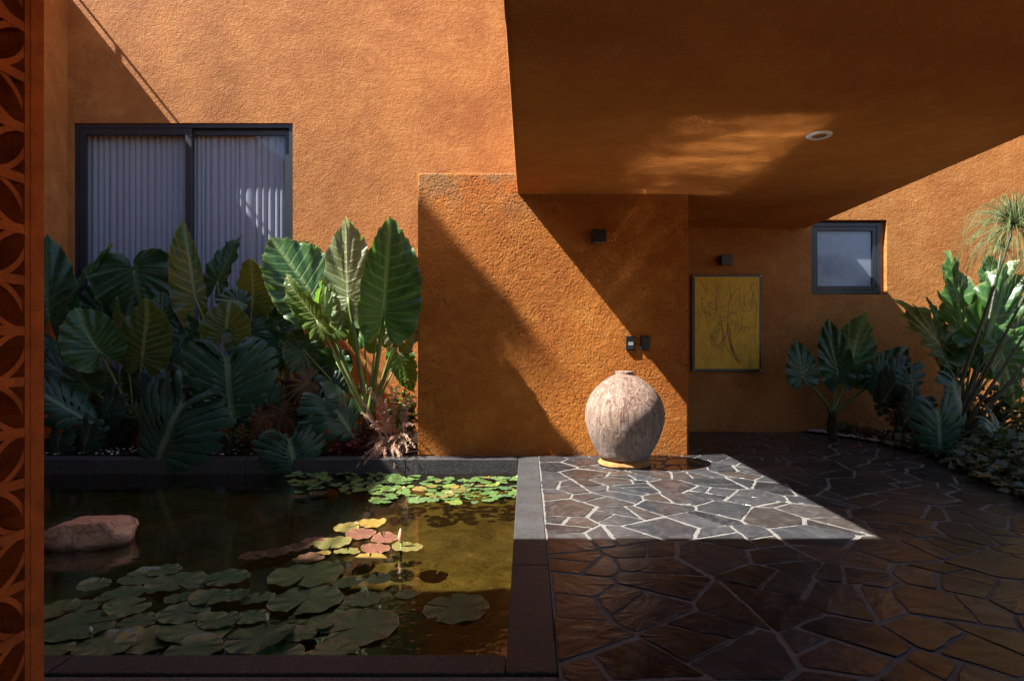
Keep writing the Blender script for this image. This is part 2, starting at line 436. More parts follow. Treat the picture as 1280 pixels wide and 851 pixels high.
def clip(poly, nx, ny, c):
    out=[]
    for i in range(len(poly)):
        a=poly[i]; b=poly[(i+1)%len(poly)]
        da=nx*a[0]+ny*a[1]-c; db=nx*b[0]+ny*b[1]-c
        if da<=0: out.append(a)
        if (da<0<db) or (db<0<da):
            k=da/(da-db); out.append((a[0]+(b[0]-a[0])*k,a[1]+(b[1]-a[1])*k))
    return out
def area(p): return .5*abs(sum(p[i][0]*p[(i+1)%len(p)][1]-p[(i+1)%len(p)][0]*p[i][1] for i in range(len(p))))
def paving():
    rg=random.Random(23)
    X0,X1,Y0,Y1=.107,4.9,-2.5,8.13
    seeds=[]; tries=0
    while tries<12000:
        tries+=1
        p=(rg.uniform(X0-.4,X1+.4),rg.uniform(Y0-.4,Y1+.4))
        r=.25 if rg.random()<.38 else .42
        if all((p[0]-q[0])**2/1.35+(p[1]-q[1])**2*1.3>(.5*(r+q[2]))**2 for q in seeds): seeds.append((*p,r))
    polys=[]
    for i,(sx,sy,sr) in enumerate(seeds):
        a=rg.uniform(0,3.14)
        poly=[(X0,Y0),(X1,Y0),(X1,Y1),(X0,Y1)]
        near=sorted((((q[0]-sx)**2+(q[1]-sy)**2),j) for j,q in enumerate(seeds) if j!=i)[:22]
        for d2,j in near:
            q=seeds[j]; nx,ny=q[0]-sx,q[1]-sy; l=math.hypot(nx,ny); nx/=l; ny/=l
            w=l*.5*(1+.0*(sr-q[2]))
            poly=clip(poly,nx,ny,nx*sx+ny*sy+w)
            if len(poly)<3: break
        if len(poly)<3: continue
        def split(pl,depth):     # slabs broken by straight, slanting cracks
            a_=area(pl)
            if len(pl)<3: return []
            if depth==0 or a_<.055 or (a_<.17 and rg.random()<.38): return [pl]
            cx=sum(p[0] for p in pl)/len(pl); cy=sum(p[1] for p in pl)/len(pl)
            # break across the longer side, never quite square
            ex,ey=max(((pl[k][0]-pl[k-1][0],pl[k][1]-pl[k-1][1]) for k in range(len(pl))),key=lambda e:e[0]**2+e[1]**2)
            t=math.atan2(ey,ex)+rg.gauss(0,.42); nx,ny=math.cos(t),math.sin(t); c=nx*cx+ny*cy+rg.uniform(-.07,.07)
            return split(clip(pl,nx,ny,c),depth-1)+split(clip(pl,-nx,-ny,-c),depth-1)
        polys+=split(poly,2)
        continue
    V=[];Fc=[];A=[]
    for poly in polys:
        if len(poly)<3 or area(poly)<.004: continue
        cx=sum(p[0] for p in poly)/len(poly); cy=sum(p[1] for p in poly)/len(poly)
        n=len(poly); q=list(poly)
        sgn=1 if sum(poly[i][0]*poly[(i+1)%n][1]-poly[(i+1)%n][0]*poly[i][1] for i in range(n))>0 else -1
        if sgn<0: poly=poly[::-1]; q=list(poly)
        for i in range(n):                                  # joints of uneven width
            a,b=poly[i],poly[(i+1)%n]; l=math.hypot(b[0]-a[0],b[1]-a[1])
            if l<1e-5: continue
            nx,ny=(b[1]-a[1])/l,-(b[0]-a[0])/l
            q=clip(q,nx,ny,nx*a[0]+ny*a[1]-rg.uniform(.005,.017))
            if len(q)<3: break
        if len(q)<3 or area(q)<.003: continue
        # rough edge
        ring=[]
        for i in range(len(q)):
            a,b=q[i],q[(i+1)%len(q)]; l=math.hypot(b[0]-a[0],b[1]-a[1]); m=max(1,int(l/.045))
            for k in range(m):
                t=k/m
                if k==0 and len(q)>3: 
                    p0=q[i-1]; l0=math.hypot(a[0]-p0[0],a[1]-p0[1])
                    c0=min(.007,l0*.3)/max(l0,1e-6); c1=min(.007,l*.3)/max(l,1e-6)
                    ring.append((a[0]+(p0[0]-a[0])*c0,a[1]+(p0[1]-a[1])*c0)); ring.append((a[0]+(b[0]-a[0])*c1,a[1]+(b[1]-a[1])*c1))
                else: ring.append((a[0]+(b[0]-a[0])*t+rg.gauss(0,.0032),a[1]+(b[1]-a[1])*t+rg.gauss(0,.0032)))
        m=len(ring); b0=len(V)
        tx,ty=rg.gauss(0,.006),rg.gauss(0,.006); lift=rg.uniform(0,.003)
        rn=(rg.random(),rg.random(),rg.random())
        for f,z in ((1.0,-.012),(.994,.0048),(.980,.0068)):
            for (x,y) in ring:
                xx=cx+(x-cx)*f; yy=cy+(y-cy)*f
                V.append((xx,yy,z+(lift+(xx-cx)*tx+(yy-cy)*ty+rg.gauss(0,.0006) if f<1 else 0))); A.append(rn)
        V.append((cx,cy,.0078+lift)); A.append(rn)
        for r_ in range(2):
            for k in range(m):
                k2=(k+1)%m
                Fc.append((b0+r_*m+k,b0+r_*m+k2,b0+(r_+1)*m+k2,b0+(r_+1)*m+k))
        for k in range(m): Fc.append((b0+2*m+k,b0+2*m+(k+1)%m,b0+3*m))
    o=mesh_obj('paving',V,Fc,M['slate'],None,False,{'stone':A})
    return tag(o,kind='structure')
paving()
b=MB(); b.box(.1085,4.95,-2.6,8.129,-.10,.0035); b.box(XL,.1080,-4,2.10,-.10,-.003)
b.box(4.95,6.0,-2.6,2.5,-.1,-.004); b.box(.116,4.95,-4,-2.6,-.1,-.003)
tag(b.obj('paving_bed',M['mortar']),kind='structure')

# kerbs round the pool
def prism(name, poly, z0, z1, mat, bevel=.006):
    b=MB(); n=len(poly)
    b.v=[(x,y,z0) for x,y in poly]+[(x,y,z1) for x,y in poly]
    b.f=[tuple(range(n))[::-1],tuple(range(n,2*n))]+[(i,(i+1)%n,n+(i+1)%n,n+i) for i in range(n)]
    return b.obj(name,mat,bevel=bevel)
ks=[(2.115,3.16),(3.166,4.43),(4.436,5.46),(5.466,6.335)]
def kx(y,a,b): t=(y-2.245)/(6.34-2.245); return a+(b-a)*t
for y0,y1 in ks:
    tag(prism('pool_kerb',[(kx(y0,-.079,-.1),y0),(.106,y0),(.106,y1),(kx(y1,-.079,-.1),y1)],-.62,.006,M['kerb']),kind='structure')
for x0,x1 in [(XL,-4.6),(-4.595,-2.9),(-2.895,-1.25),(-1.245,-.105)]:
    tag(prism('pool_kerb',[(x0,6.14),(x1,6.14),(x1,6.34),(x0,6.34)],-.62,.004,M['kerb']),kind='structure')
for x0,x1 in [(XL,-3.4),(-3.394,-1.7),(-1.694,-.082)]:
    tag(prism('pool_kerb',[(x0,2.112),(x1,2.112),(x1,2.24),(x0,2.24)],-.62,.005,M['kerb']),kind='structure')
# basin, silt and water
def grid(name,x0,x1,y0,y1,z,nx,ny,mat,fn=None):
    V=[];Fc=[]
    for j in range(ny+1):
        for i in range(nx+1):
            x=x0+(x1-x0)*i/nx; y=y0+(y1-y0)*j/ny
            V.append((x,y,z+(fn(x,y) if fn else 0)))
    for j in range(ny):
        for i in range(nx):
            a=j*(nx+1)+i; Fc.append((a,a+1,a+nx+2,a+nx+1))
    return mesh_obj(name,V,Fc,mat,None,True)
tag(grid('pool_floor',XL,-.05,2.2,6.2,-.33,60,40,M['mud'],lambda x,y:.05*mnoise.noise(Vector((x*1.6,y*1.6,0)))+.02*mnoise.noise(Vector((x*5,y*5,3)))),kind='structure')
tag(grid('water',XL,-.078,2.238,6.142,WATER,4,4,M['water']),kind='structure')
# planting beds
tag(grid('bed_soil',XL,-1.0,6.335,8.14,-.02,60,24,M['soil'],lambda x,y:.05*mnoise.noise(Vector((x*2.5,y*2.5,1)))+.03),kind='structure')
EDGE=[(3.69,8.14),(4.14,7.05),(4.20,6.3),(3.98,5.70),(3.80,4.9),(3.70,4.35),(3.75,3.2),(4.1,2.2)]
def soil_right():
    V=[];Fc=[]
    for x,y in EDGE: V+=[(x,y,.012),(x+.25,y,.022),(9.5,y,.09)]
    for i in range(len(EDGE)-1):
        a=i*3
        for k in range(2): Fc.append((a+k,a+k+1,a+k+4,a+k+3)[::-1])
    return tag(mesh_obj('garden_soil',V,Fc,M['soil']),kind='structure')
soil_right()

# ------------------------------------------------------------------ walls and roofs
def wall_holes(name, x0,x1,z0,z1,y,th,holes,mat,parent):
    xs=sorted({x0,x1,*[a for h in holes for a in h[:2]]}); zs=sorted({z0,z1,*[a for h in holes for a in h[2:]]})
    V=[];Fc=[]
    def q(pts):
        b=len(V); V.extend(pts); Fc.append((b,b+1,b+2,b+3))
    for i in range(len(xs)-1):
        for j in range(len(zs)-1):
            cx=(xs[i]+xs[i+1])/2; cz=(zs[j]+zs[j+1])/2
            if any(h[0]<cx<h[1] and h[2]<cz<h[3] for h in holes): continue
            q([(xs[i],y,zs[j]),(xs[i+1],y,zs[j]),(xs[i+1],y,zs[j+1]),(xs[i],y,zs[j+1])])
            q([(xs[i],y+th,zs[j]),(xs[i],y+th,zs[j+1]),(xs[i+1],y+th,zs[j+1]),(xs[i+1],y+th,zs[j])])
    for a,b_,c,d in holes:
        q([(a,y,c),(a,y,d),(a,y+th,d),(a,y+th,c)]); q([(b_,y,c),(b_,y+th,c),(b_,y+th,d),(b_,y,d)])
        q([(a,y,d),(b_,y,d),(b_,y+th,d),(a,y+th,d)]); q([(a,y,c),(a,y+th,c),(b_,y+th,c),(b_,y,c)])
    q([(x0,y,z1),(x1,y,z1),(x1,y+th,z1),(x0,y+th,z1)])
    q([(x0,y,z0),(x0,y,z1),(x0,y+th,z1),(x0,y+th,z0)]); q([(x1,y,z0),(x1,y+th,z0),(x1,y+th,z1),(x1,y,z1)])
    return mesh_obj(name,V,Fc,mat,parent)
W1=(-6.16,-3.187,.10,4.185); W2=(3.84,4.862,1.865,2.873)
house=empty('house_wall',(0,D2,0),'tall sunlit orange stucco house wall with a wide window and a small square one','wall')
wall_holes('wall',XL-.02,10.5,-.1,9.2,D2,.36,[W1,W2],M['wall'],house)
def bars(b,x0,x1,y0,y1,z0,z1,w,wb=None):
    b.box(x0,x0+w,y0,y1,z0,z1); b.box(x1-w,x1,y0,y1,z0,z1)
    b.box(x0+w,x1-w,y0,y1,z1-w,z1); b.box(x0+w,x1-w,y0,y1,z0,z0+(wb or w))
# the wide sliding window
x0,x1,z0,z1=W1
b=MB(); bars(b,x0+.003,x1-.003,D2+.022,D2+.150,z0+.003,z1-.003,.055)
win=b.obj('window',M['frame'],house,bevel=.003)
b=MB(); bars(b,x0+.06,x0+1.585,D2+.030,D2+.065,z0+.06,z1-.06,.085); b.obj('sash',M['frame'],win,bevel=.003)
b=MB(); bars(b,x0+1.50,x1-.06,D2+.080,D2+.115,z0+.06,z1-.06,.075); b.obj('sash',M['frame'],win,bevel=.003)
mesh_obj('pane',[(x0+.14,D2+.048,z0+.13),(x0+1.505,D2+.048,z0+.13),(x0+1.505,D2+.048,z1-.14),(x0+.14,D2+.048,z1-.14)],[(0,1,2,3)],M['glass'],win)
mesh_obj('pane',[(x0+1.57,D2+.098,z0+.13),(x1-.13,D2+.098,z0+.13),(x1-.13,D2+.098,z1-.13),(x1-.13-(x1-x0-1.70),D2+.098,z1-.13)],[(0,1,2,3)],M['glass'],win)
# the small window
x0,x1,z0,z1=W2
b=MB(); bars(b,x0+.003,x1-.045,D2+.060,D2+.15,z0+.012,z1-.025,.05)
win2=b.obj('window',M['frame'],house,bevel=.003)
b=MB(); bars(b,x0+.055,x1-.097,D2+.068,D2+.10,z0+.064,z1-.077,.058); b.obj('sash',M['frame'],win2,bevel=.004)
mesh_obj('pane',[(x0+.11,D2+.085,z0+.12),(x1-.15,D2+.085,z0+.12),(x1-.15,D2+.085,z1-.13),(x0+.11,D2+.085,z1-.13)],[(0,1,2,3)],M['glass'],win2)
b=MB(); b.box(x1-.044,x1-.003,D2+.085,D2+.15,z0+.012,z1-.003); b.obj('stop',M['wall'],win2)
# curtains and blind
def curtain(name,x0,x1,z0,z1,y,per,amp,label,group):
    n=int((x1-x0)/per*16); V=[];Fc=[]; rg=random.Random(int(x0*100)); ph=0; xs=[]
    for i in range(n+1):
        x=x0+(x1-x0)*i/n
        ph+=2*math.pi/16*(1+.95*mnoise.noise(Vector((x*4.3,1,0))))
        f=math.sin(ph)
        xs.append((x,amp*(1-2.0*abs(math.sin(ph*.5))**.55)*(1+.4*mnoise.noise(Vector((x*4,0,2))))))
    zsn=8
    for j in range(zsn+1):
        z=z0+(z1-z0)*j/zsn
        for k,(x,d) in enumerate(xs): V.append((x+.004*math.sin(z*2+k*.3),y+d,z))
    for j in range(zsn):
        for i in range(n):
            a=j*(n+1)+i; Fc.append((a,a+1,a+n+2,a+n+1))
    return tag(mesh_obj(name,V,Fc,M['curtain'],None,True),label,'curtain',group)
curtain('curtain',-6.13,-4.66,.12,4.16,D2+.185,.084,.017,'grey lilac curtain in the left pane of the wide window, wholly in shade','curtains in the wide window')
curtain('curtain',-4.66,-3.20,.12,4.16,D2+.185,.080,.017,'grey lilac curtain in the right pane of the wide window, crossed by sun','curtains in the wide window')
b=MB(); b.box(W2[0]+.01,W2[1]-.01,D2+.104,D2+.110,W2[2]+.02,W2[3]-.02)
tag(b.obj('roller_blind',M['blind']),'pale roller blind drawn down behind the pane of the small square window','blind')
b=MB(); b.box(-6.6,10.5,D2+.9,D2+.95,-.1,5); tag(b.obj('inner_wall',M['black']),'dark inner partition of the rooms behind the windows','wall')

# stucco block with the switches
b=MB(); b.box(-1.167,1.70,D1,D2-.002,-.08,2.993)
blk=b.obj('stucco_block',M['block'],bevel=.022,segs=3); tag(blk,'golden orange stucco block wall beside the lily pool, half in shade','wall')
# side wall on the left
b=MB(); b.box(XL-.3,XL,-4,D2+.3,-.7,5.95)
tag(b.obj('side_wall',M['wall'],bevel=.02),'shaded orange side wall between the window corner and the carved screen','wall')
b=MB(); b.tube([(XL-.03,2,6.10),(XL-.03,D2,6.10)],.017,10)
for y in (2.4,7.95): b.tube([(XL-.03,y,5.94),(XL-.03,y,6.10)],.012,8)
tag(b.obj('parapet_rail',M['frame']),'thin metal rail along the top of the side wall','railing')
# canopy over the passage
b=MB(); b.box(-.115,3.80,-4,D2-.002,2.765,3.26)
can=b.obj('canopy_slab',M['soffit'],bevel=.03,segs=3); tag(can,'deep orange canopy slab over the stone passage with rippling light on its underside','canopy')
b=MB(); b.box(XL,-.118,-4,2.915,3.02,3.40)
tag(b.obj('porch_roof',M['soffit'],bevel=.02),'orange porch roof over the near end of the pool','roof')
b=MB(); b.box(XL,4.2,-4.3,-4.002,-.1,3.4)
tag(b.obj('rear_wall',M['wall']),'plain orange wall closing the porch behind the viewer','wall')
# recessed downlight
c=G(1024,169,0); dl=1.615*F/(434-169); cx=(1024-660)/F*dl
dn=empty('downlight',(cx,dl,2.765),'round white recessed downlight in the canopy underside, unlit','light')
b=MB(); b.lathe([(.052,-.008),(.060,-.012),(.072,-.014),(.084,-.011),(.092,-.004),(.093,.002)],(cx,dl,2.765),48); b.obj('trim_ring',M['white'],dn,True)
b=MB(); b.lathe([(.0,.004),(.03,.004),(.048,.0),(.056,-.009)],(cx,dl,2.765),40); b.obj('lens',M['lens'],dn,True)

# wall lights and switches
def boxthing(name,px,py,y,w,h,dep,label,cat,group=None):
    p=P(px,py,y); t=empty(name,(p.x,y,p.z),label,cat,group)
    return t,p
for px,py,y,lab in ((747.5,297,D1,'small black box wall light high on the golden block wall'),(905,326,D2,'small black box wall light above the yellow painting')):
    t,p=boxthing('wall_light',px,py,y,0,0,0,lab,'wall light','wall lights')
    b=MB(); b.box(p.x-.03,p.x+.03,y-.022,y-.001,p.z-.035,p.z+.035); b.obj('bracket',M['black'],t,bevel=.003)
    b=MB(); b.box(p.x-.074,p.x+.074,y-.125,y-.0225,p.z-.066,p.z+.066); b.obj('housing',M['black'],t,bevel=.006)
    b=MB(); b.box(p.x-.05,p.x+.05,y-.105,y-.045,p.z-.0685,p.z-.0662); b.obj('lens',M['lens'],t)
t,p=boxthing('intercom',788,429,D1,0,0,0,'black door intercom with a small pale display, left of the plain switch','intercom')
b=MB(); b.box(p.x-.050,p.x+.050,D1-.022,D1-.001,p.z-.078,p.z+.078); b.obj('case',M['black'],t,bevel=.008)
b=MB(); b.box(p.x-.026,p.x+.026,D1-.0245,D1-.0222,p.z-.022,p.z+.014); b.obj('display',M['screenlit'],t)
b=MB(); b.box(p.x-.03,p.x+.03,D1-.0245,D1-.0222,p.z-.060,p.z-.036); b.obj('button',M['frame'],t,bevel=.001)
t,p=boxthing('light_switch',806,428.5,D1,0,0,0,'plain black light switch, right of the intercom on the block wall','switch')
b=MB(); b.box(p.x-.050,p.x+.050,D1-.022,D1-.001,p.z-.076,p.z+.076); b.obj('plate',M['black'],t,bevel=.008)
b=MB(); b.box(p.x-.030,p.x+.030,D1-.027,D1-.0222,p.z-.055,p.z+.055); b.obj('rocker',M['frame'],t,bevel=.002)

# painting
a=P(864,344,D2); c=P(950,464,D2)
pt=empty('painting',((a.x+c.x)/2,D2,c.z),'yellow ochre painting of loose brown strokes hung on the shaded back wall','painting')
px0,px1,pz0,pz1=a.x,c.x,c.z,a.z
b=MB(); b.box(px0,px1,D2-.045,D2-.030,pz0,pz1); b.obj('backing_board',M['black'],pt,bevel=.002)
for sx in (px0+.014,px1-.014):
    for sz in (pz0+.014,pz1-.014):
        b=MB(); b.lathe([(0,0),(.011,0),(.011,.05),(0,.05)],(0,0,0),14)
        b.v=[(sx+x,D2-.050+z,sz+y) for x,y,z in b.v]; b.obj('standoff',M['metal'],pt,True)
def ribbon(b,pts,w):
    pts=[Vector((x,0,z)) for x,z in pts]; n=len(pts); b0=len(b.v)
    for i,p in enumerate(pts):
        t=(pts[min(i+1,n-1)]-pts[max(0,i-1)]).normalized(); s=Vector((-t.z,0,t.x))*w*.62*(.35+.65*math.sin(math.pi*(i+.5)/n))
        for e in (-1,1):
            q=p+s*e; q.x=min(.985,max(.015,q.x)); q.z=min(.985,max(.015,q.z)); b.v.append((px0+.035+q.x*(px1-px0-.065),D2-.0535,pz0+.035+q.z*(pz1-pz0-.063)))
    for i in range(n-1): b.f.append((b0+2*i,b0+2*i+1,b0+2*i+3,b0+2*i+2))
def arc(x0,z0,x1,z1,k,n=10):
    return [(x0+(x1-x0)*t-k*(z1-z0)*4*t*(1-t),z0+(z1-z0)*t+k*(x1-x0)*4*t*(1-t)) for t in [i/(n-1) for i in range(n)]]
rg=random.Random(5); b=MB(); s=MB()
for i in range(11):                                   # a comb of short strokes along a curved back
    t=i/10; x=.49-.15*math.sin(t*1.5); z=.55-.30*t
    ribbon(b,arc(x,z,x-.10+rg.gauss(0,.01),z+.05+rg.gauss(0,.01),.1,5),.010)
ribbon(b,arc(.50,.58,.34,.25,.22),.014); ribbon(b,arc(.38,.58,.40,.10,.10),.008)
ribbon(b,[(.60+.065*math.cos(a_),.56+.05*math.sin(a_)) for a_ in [k*.45 for k in range(15)]],.008)
ribbon(b,arc(.55,.51,.70,.52,-.3),.008)
for i in range(7): ribbon(b,arc(.64+.04*i,.52-.01*i,.58+.03*i+rg.gauss(0,.02),.40+rg.gauss(0,.02),.1,5),.007)
for i in range(6): ribbon(s,arc(.52+rg.gauss(0,.04),.50,.70+rg.gauss(0,.05),.06,-.15+rg.gauss(0,.05)),.008)
for i in range(16):
    x=rg.uniform(.05,.95); ribbon(s,arc(x,.98-rg.random()*.1,x+rg.gauss(0,.12),.62+rg.gauss(0,.08),rg.gauss(0,.15)),rg.uniform(.003,.009))
for i in range(14):
    x=rg.uniform(.03,.30); z=rg.uniform(.3,.8); ribbon(s if i%2 else b,arc(x,z,x+rg.uniform(.05,.25),z+rg.gauss(-.06,.1),rg.gauss(0,.1)),rg.uniform(.003,.007))
for i in range(9):
    x=.10+.022*i; ribbon(b,arc(x,.10+rg.gauss(0,.015),x+.018,.13+rg.gauss(0,.02),.3,5),.004)
for i in range(10):
    x=rg.uniform(.45,.95); z=rg.uniform(.55,.85); ribbon(s,arc(x,z,x+rg.gauss(0,.2),z+rg.gauss(0,.1),rg.gauss(0,.2)),rg.uniform(.003,.006))
ribbon(b,arc(.87,.045,.91,.05,.3,4),.006)
cb=MB(); cb.box(px0+.035,px1-.030,D2-.052,D2-.0453,pz0+.035,pz1-.028)
k0=len(cb.f)
for src in (b,s):
    n0=len(cb.v); cb.v+=src.v; cb.f+=[tuple(q+n0 for q in f) for f in src.f]
cv=cb.obj('canvas',M['canvas'],pt); cv.data.materials.append(M['ink']); cv.data.materials.append(M['sienna'])
for i,f in enumerate(cv.data.polygons): f.material_index=0 if i<k0 else 1 if i<k0+len(b.f) else 2

# urn on its ring
uc=Vector(((780.5-660)/F*5.85,5.85,0))
ring=MB()
for k in range(7):
    r0=.247-.010*abs(k-2); z=.012+.009*k
    ring.tube([(uc.x+r0*math.cos(a_)*(1+.012*math.sin(a_*7+k)),uc.y+r0*math.sin(a_),z+.004*math.sin(a_*5+k*2)) for a_ in [i*2*math.pi/48 for i in range(49)]],.012,6,False)
tag(ring.obj('urn_ring',M['rope'],None,True,origin=uc),'straw coloured woven ring under the clay urn','stand')
prof=[(0,.075),(.225,.075),(.243,.085),(.258,.127),(.303,.206),(.338,.284),(.363,.363),(.380,.44),(.385,.52),(.372,.60),(.335,.68),(.275,.756),(.215,.812),(.150,.856),(.105,.878),(.090,.886),(.086,.896),(.090,.908),(.088,.918),(.074,.917),(.066,.90),(.064,.86)]
b=MB(); b.lathe(prof,(uc.x,uc.y,0),96)
for i,(x,y,z) in enumerate(b.v):
    d=Vector((x-uc.x,y-uc.y,0)); k=1+.018*mnoise.noise(Vector((x*3,y*3,z*3)))+.006*mnoise.noise(Vector((x*14,y*14,z*6)))
    b.v[i]=(uc.x+d.x*k,uc.y+d.y*k,z+.006*mnoise.noise(Vector((x*2,y*2,9))))
u=b.obj('clay_urn',M['urn'],None,True,origin=uc); tag(u,'large round weathered clay urn standing in the sun by the block wall','urn')

# ------------------------------------------------------------------ carved screen at the left
SXP=-1.50; TILE=.151; YF=1.862
scr=empty('breeze_block_screen',(SXP,1.0,0),'dark terracotta breeze block screen of petal openings at the left edge','screen')
b=MB(); b.box(SXP-.155,SXP,YF-.052,YF,-.002,3.018); b.obj('frame',M['terracotta'],scr,bevel=.004)
b=MB()
def bar2(b,pts,w,dx=0.0):      # pts in (y,z): a flat bar with the screen's thickness
    n=len(pts); b0=len(b.v)
    for i,p in enumerate(pts):
        q0=pts[max(0,i-1)]; q1=pts[min(n-1,i+1)]; ty,tz=q1[0]-q0[0],q1[1]-q0[1]; l=math.hypot(ty,tz); ty/=l; tz/=l
        for e in (-1,1):
            yy=p[0]-tz*w*e; zz=p[1]+ty*w*e
            b.v+=[(SXP-.003-dx,yy,zz),(SXP-.150+dx,yy,zz)]
    for i in range(n-1):
        a=b0+4*i
        b.f+=[(a,a+2,a+6,a+4),(a+1,a+5,a+7,a+3),(a,a+4,a+5,a+1),(a+2,a+3,a+7,a+6)]
z_off=EYE+(434-101)/F*1.81
nz0=-int((z_off)/TILE)-1
for k in range(nz0,int((3.0-z_off)/TILE)+1):
    for j in range(16):
        ya=YF-.052-TILE*(j+1); yb=ya+TILE; za=z_off+TILE*k; zb=za+TILE
        if zb>3.0 or za<.0: continue
        # petals spring from the flower hubs: the diagonal alternates
        if (k%2==0)==(j%2==0): c1,c2=(ya,zb),(yb,za)
        else: c1,c2=(ya,za),(yb,zb)
        for m_,c_ in enumerate((c1,c2)):
            sy=1 if c_[0]==ya else -1; sz=1 if c_[1]==za else -1
            bar2(b,[(c_[0]+sy*TILE*math.cos(t_),c_[1]+sz*TILE*math.sin(t_)) for t_ in [i*math.pi/20 for i in range(11)]],.0085,.002+.0013*m_+.0026*((j+2*(k%2))%4))
YL=YF-.052
for k in range(nz0,int((3.0-z_off)/TILE)+2):
    z=z_off+TILE*k
    if 0<z<3.0: bar2(b,[(YL-16*TILE,z),(YL+.001,z)],.014,.001)
for j in range(17): bar2(b,[(YL-TILE*j-.009,.0),(YL-TILE*j-.009,3.017)],.0085,0)
b.obj('lattice',M['terracotta'],scr)
b=MB(); b.box(SXP-.185,SXP-.160,YL-16*TILE,YF-.002,.0,3.01); b.obj('added_dark_backing',M['soil'],scr)  # dark sheet added so the openings look deep in shade

# ------------------------------------------------------------------ pond: rock, lily pads
rc=Vector((-2.90,3.97,WATER+.02))
bm=bmesh.new(); bmesh.ops.create_icosphere(bm,subdivisions=5,radius=1)
for v_ in bm.verts:
    p=v_.co.copy()
    for nrm,dd in (((.1,0,1),.62),((-.75,.1,.65),.78),((.8,-.2,.55),.80),((0,-1,.3),.70),((.3,.9,.2),.75),((1,.1,-.1),.86)):
        n_=Vector(nrm).normalized(); e=p.dot(n_)-dd
        if e>0: p-=n_*e*.92
    p*=1+.05*mnoise.noise(p*2.3)+.03*mnoise.noise(p*6)+.012*mnoise.noise(p*17)
    v_.co=Vector((p.x*.305,p.y*.17,p.z*.155+.02*p.x+.035))
for f in bm.faces: f.smooth=True
me=bpy.data.meshes.new('rock'); bm.to_mesh(me); bm.free(); me.materials.append(M['rock'])
o=link(bpy.data.objects.new('rock',me)); o.location=rc; o.rotation_euler=(0,0,R(8))
tag(o,'reddish flat topped rock rising from the dark pond near the screen','rock')

def pad_mesh(name,c,r,notch,mat,rg,parent=None,curl=.0,tilt=.0,lift=.0,asp=1.0):
    """a round floating leaf with its slit; notch = direction of the slit"""
    n=44; rings=[0,.2,.45,.7,.88,.96,1.0]; V=[];A=[];Fc=[]
    op=rg.uniform(.03,.13); ph=rg.uniform(0,6); rnd=rg.random(); td=rg.uniform(0,6.28)
    lift_dir=rg.uniform(0,6.28); k_l=rg.uniform(0,curl)
    for k in range(n+1):
        th=op+(2*math.pi-2*op)*k/n; th0=th+notch
        e=min(k,n-k)/n
        rr=r*(1+.02*math.sin(3*th+ph)+.012*math.sin(7*th+ph*2)+.006*math.sin(19*th+ph))*(1-.10*math.exp(-e*26))
        for i,f in enumerate(rings):
            x=rr*f*math.cos(th0); y=rr*f*math.sin(th0)*asp
            z=.004*f*f*math.sin(3*th+ph)*min(1,r*5)+.003*r*10*f**3*math.sin(9*th+ph)
            z+=k_l*r*1.6*max(0,math.cos(th0-lift_dir)-.35)**2*f**4
            z+=(x*math.cos(td)+y*math.sin(td))*tilt
            V.append((c[0]+x,c[1]+y,c[2]+z+lift)); A.append((th/ (2*math.pi)*7,f,rnd))
    m=len(rings)
    for k in range(n):
        for i in range(m-1):
            a=k*m+i; Fc.append((a,a+1,a+m+1,a+m) if i else (a+1,a+m+1,a))
    return mesh_obj(name,V,Fc,mat,parent,True,{'leaf':A},origin=c)
rg=random.Random(12)
NEAR=[ # px, py, half width, slit direction (degrees, 0 = right, 90 = away), kind
(448,783,50,205,'g'),(382,749,45,265,'g'),(382,718,45,270,'g'),(434,727,18,40,'g'),(474,723,15,120,'g'),(375,792,20,300,'g'),
(324,797,42,190,'g'),(314,770,22,80,'g'),(322,747,20,100,'g'),(274,775,24,200,'g'),(401,778,16,150,'g'),(350,817,30,60,'g'),
(283,721,28,230,'g'),(293,743,19,20,'g'),(221,729,36,320,'g'),(177,721,26,170,'g'),(74,760,26,90,'g'),(104,757,20,40,'g'),
(153,743,28,250,'g'),(160,758,26,60,'g'),(97,781,46,20,'g'),(140,786,27,60,'g'),(84,801,33,110,'g'),(132,805,34,10,'g'),(173,776,23,200,'g'),
(230,765,30,355,'g'),(225,746,18,300,'g'),(265,745,26,280,'g'),(187,798,36,240,'g'),(246,785,44,120,'g'),(245,809,34,30,'g'),(205,712,20,190,'g'),(420,812,28,60,'g'),(66,812,24,0,'g'),(118,730,18,100,'g'),
(463,653.5,19,250,'y'),(433,659,16,20,'y'),(450,666.5,19,200,'r'),(481,672.3,17,120,'r'),(469,685,18,300,'r'),(509,683,19,70,'y'),(462,697.5,21,100,'y'),(434,689,16,100,'y'),(415,678,24,280,'y'),
(404,691,10,10,'y'),(386,697,19,170,'b'),(375,683,18,60,'b'),(342,690,20,200,'b'),(316,694,17,20,'b'),(392,676,15,330,'r'),
(570,759,42,170,'s'),(455,748,22,90,'s'),(508,742,14,90,'s'),(398,616,11,0,'b'),(375,620,9,40,'b')]
kinds={'g':('padg','dark green lily pad'),'y':('pady','yellowing lily pad'),'r':('padr','reddish lily pad'),'b':('padb','brown lily pad'),'s':('padg','mottled green lily pad')}
def where(px,py,names):
    return min(names,key=lambda q:(q[0]-px)**2+((q[1]-py)*2)**2)[2]
